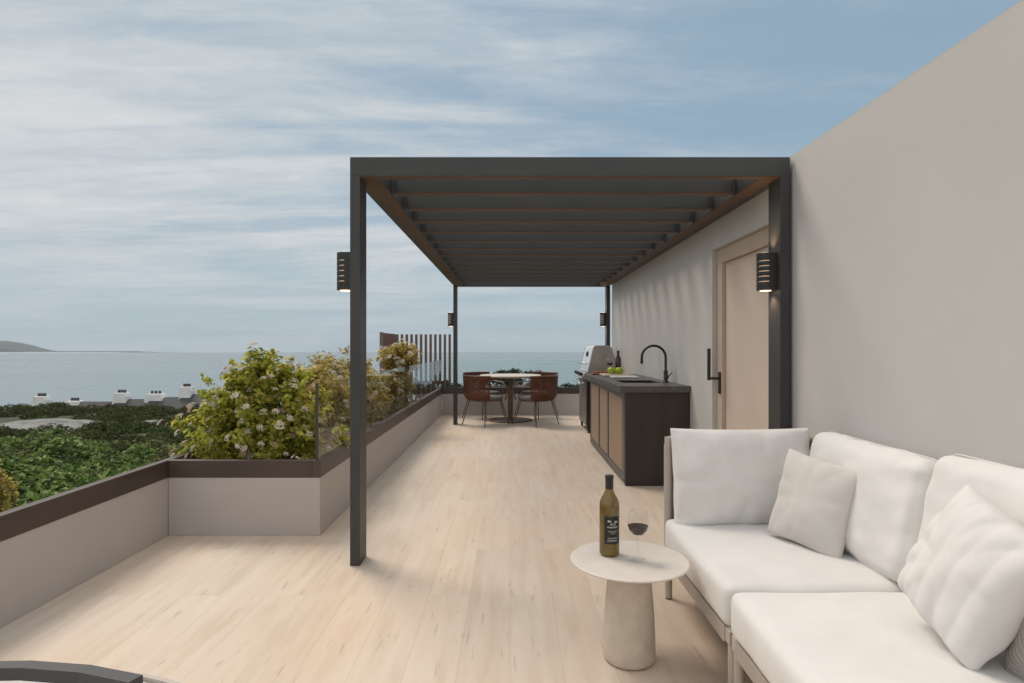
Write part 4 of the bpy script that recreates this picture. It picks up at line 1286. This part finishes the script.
# scrub further up: domed bushes running into one another
vs = []; fs = []
for k in range(210):
    D = rg.uniform(30, 57); s = rg.uniform(-1.05, -.40)
    x = s*D
    if -1.0 < s < -.70 and 38 < D < 47: continue
    r = rg.uniform(.5, 1.25); h = r*rg.uniform(.45,.75)
    z0 = terr(x, D)
    for _ in range(int(300*r)):
        d = rand_dir(rg); d.z = abs(d.z)
        p = Vector((x+d.x*r, D+d.y*r, z0+d.z*h))*1.0+rand_dir(rg)*.12
        leaf(vs, fs, p, d+Vector((0,0,.4))+rand_dir(rg)*.7, .21, rg, .7)
for k in range(70):
    D = rg.uniform(53, 59); x = rg.uniform(-1.0, -.42)*D
    r = rg.uniform(.5, 1.0); h = r*rg.uniform(.7, 1.0)
    for _ in range(int(260*r)):
        d = rand_dir(rg); d.z = abs(d.z)
        leaf(vs, fs, Vector((x+d.x*r, D+d.y*r, terr(x, D)-.2+d.z*h))+rand_dir(rg)*.12, d+rand_dir(rg)*.7, .2, rg, .7)
b = MB(); b.add(vs, fs); tag(b.build('hillside_scrub', M['scrub']), kind='stuff')

# pale rock slabs
def rock(x0, x1, y0, y1, h, label, seed):
    vs = []; fs = []; n = 26
    for i in range(n+1):
        for j in range(n+1):
            u, v = 2*i/n-1, 2*j/n-1
            x = (x0+x1)/2+(x1-x0)/2*u; y = (y0+y1)/2+(y1-y0)/2*v
            rr = u*u+v*v
            e = max(0, 1-rr*(1+.35*mn.noise(Vector((u*2, v*2, seed)))))
            z = terr(x, y)-.2+h*(e**.4)+.22*mn.noise(Vector((x*.7, y*.7, seed)))*(e**.3)
            if e <= 0: z = terr(x, y)-.35
            vs.append((x, y, z))
    for i in range(n):
        for j in range(n):
            fs.append((i*(n+1)+j, (i+1)*(n+1)+j, (i+1)*(n+1)+j+1, i*(n+1)+j+1))
    b = MB(); b.add(vs, fs); return tag(b.build('rock', M['rock'], smooth=True), label, 'rock')
rock(-37, -29.5, 38.5, 46.5, .8, 'broad pale rock slab lying in the scrub below the chimneys', 4)
rock(-27.5, -25.6, 43.5, 46, .7, 'small pale rock to the right of the broad slab in the scrub', 8)

rg = random.Random(61)
sx_, sy_ = -12.15, 14.0
t = thing('golden_shrub', (sx_, sy_, terr(sx_, sy_)), 'tall yellowish shrub beyond the parapet at the left edge of the photo', 'shrub')
b, tips = crown_mesh(rg, (sx_, sy_, -2.35), (.52,.5,1.0), 190, 40, .14, .085, .4, .55)
b.build('foliage', M['leaf_gold'], t)
stems((sx_, sy_, terr(sx_, sy_)-.05), tips, rg, 24, .02, .1).build('stem', M['bark'], t)

# ---- cottages along the coast road
DC = 66.0
chim = [(42, 394, 410, 13), (75, 398.5, 410, 13), (122, 390.5, 402, 13), (156, 391.5, 406, 17), (187, 384.5, 397, 11)]
ridge = [403, 401.5, 399, 397, 394]
labs = ['slate roofed cottage with a broad white chimney, leftmost in the row by the sea',
        'slate roofed cottage under the low white chimney, second from the left',
        'slate roofed cottage with the middle white chimney of the row',
        'slate roofed cottage with the widest white chimney, left of the large shrub',
        'slate roofed cottage with the highest white chimney, next to the large shrub']
for i, (cx_, ct_, cb_, cw) in enumerate(chim):
    xw0 = px(cx_, 0, DC)[0]
    xw1 = px(chim[i+1][0], 0, DC)[0]-.1 if i < 4 else xw0+5.5
    zr = px(0, ridge[i], DC)[2]
    t = thing('cottage', ((xw0+xw1)/2, DC, zr-5.5), labs[i], 'cottage', 'cottages by the shore')
    ze = zr-1.9
    b = MB(); b.box(xw0-.4, xw1-.5, DC-2.2, DC+2.2, ze-4, ze); b.build('wall', M['render_white'], t)
    b = MB()
    b.prism([(DC-2.5, ze+.01), (DC-2.5, ze+.16), (DC, zr), (DC+2.5, ze+.16), (DC+2.5, ze+.01), (DC, zr-.2)], 'x', xw0-.45, xw1-.5)
    rf = b.build('roof', M['slate'], t)
    hw = cw/F*DC/2
    zt_ = px(0, ct_+2.2, DC)[2]
    b = MB()
    b.prism([(xw0-hw*1.05, ze-.5), (xw0-hw*1.05, zt_-.45), (xw0-hw*.78, zt_), (xw0+hw*.78, zt_), (xw0+hw*1.05, zt_-.45), (xw0+hw*1.05, ze-.5)], 'y', DC-.55, DC+.55)
    chm = b.build('chimney', M['render_white'], rf, bevel=.05)
    for k in range(3):
        xp = xw0+hw*(-.45+.45*k)
        b = MB(); b.lathe([(.15,0),(.12,.28),(.13,.34),(.0001,.34)], (xp, DC, zt_-.01), 12); b.build('chimney_pot', M['pot'], t)

# ---- trees beyond the far parapet
M['pine'] = leafmat('pine_leaf', [(0,(.010,.018,.010)),(.5,(.022,.034,.018)),(1,(.045,.055,.03))], .2)
trees = [ # px x, y top, D, crown width m, crown height m, label
 (516, 369.5, 44, 2.9, .85, 'dark flat topped pine seen behind the dining table'),
 (496, 375, 47, 2.2, .7, 'smaller dark pine left of the flat topped pine behind the dining table'),
 (567, 376.5, 42, 2.4, 1.6, 'dark green round tree beyond the parapet left of the grill'),
 (447, 379, 48, 2.6, 1.0, 'low dark tree behind the far left pergola post'),
 (432, 372, 45, 1.6, 1.7, 'dark green tree beyond the slatted screen'),
 (540, 380, 50, 2.4, 1.0, 'low dark tree between the dining table and the grill')]
for i, (xp, yp, D, cw, chh, lab) in enumerate(trees):
    rg = random.Random(200+i)
    x, y, zt_ = px(xp, yp, D)
    z0 = terr(x, y)-.1
    t = thing('pine_tree' if i < 2 else 'dark_tree', (x, y, z0), lab, 'tree')
    cz = zt_-chh
    b = MB()
    vs = []; fs = []; tips = []
    for q in range(26):
        d = rand_dir(rg); c = Vector((x+d.x*cw*.85, y+d.y*cw*.85, cz+abs(d.z)*chh*.8-(.5*chh if i >= 2 else 0)*rg.random()))
        tips.append(c); cr = rg.uniform(.3,.55)*min(1, cw/2)
        for _ in range(120):
            e = rand_dir(rg)*cr*rg.uniform(.3,1); e.z *= .6
            leaf(vs, fs, c+e, Vector((0,0,1))+rand_dir(rg), .17, rg, .6)
    b.add(vs, fs); b.build('crown', M['pine'], t)
    b = MB(); b.tube([(x, y, z0), (x+.12, y, (z0+cz)/2), (x, y, cz)], .16, 8, .09)
    for c in tips[::2]: b.tube([(x+.05, y, cz-.8), ((x+c.x)/2, (y+c.y)/2, (cz-.5+c.z)/2), c], .06, 5, .025)
    b.build('trunk', M['bark'], t)

# ---------------------------------------------------------------- sea air
hb_ = MB(); hb_.box(-4600, 4600, -300, 4000, -45, 70)
hm = bpy.data.materials.new('haze_air'); hm.use_nodes = True
hn = hm.node_tree.nodes; hl = hm.node_tree.links
hn.remove(hn['Principled BSDF'])
pv = hn.new('ShaderNodeVolumePrincipled'); pv.inputs['Color'].default_value = (.80,.88,.95,1); pv.inputs['Density'].default_value = .00016
hl.new(pv.outputs[0], hn['Material Output'].inputs['Volume'])
tag(hb_.build('haze', hm), kind='stuff')

# ---------------------------------------------------------------- render settings
S.view_settings.view_transform = 'Standard'; S.view_settings.look = 'None'
S.view_settings.exposure = 0.33; S.view_settings.gamma = 1.0
S.view_settings.use_curve_mapping = False
S.render.engine = 'CYCLES'
S.cycles.use_denoising = True
S.cycles.max_bounces = 8; S.cycles.transparent_max_bounces = 24
S.cycles.sample_clamp_indirect = 6
S.cycles.caustics_reflective = False; S.cycles.caustics_refractive = False
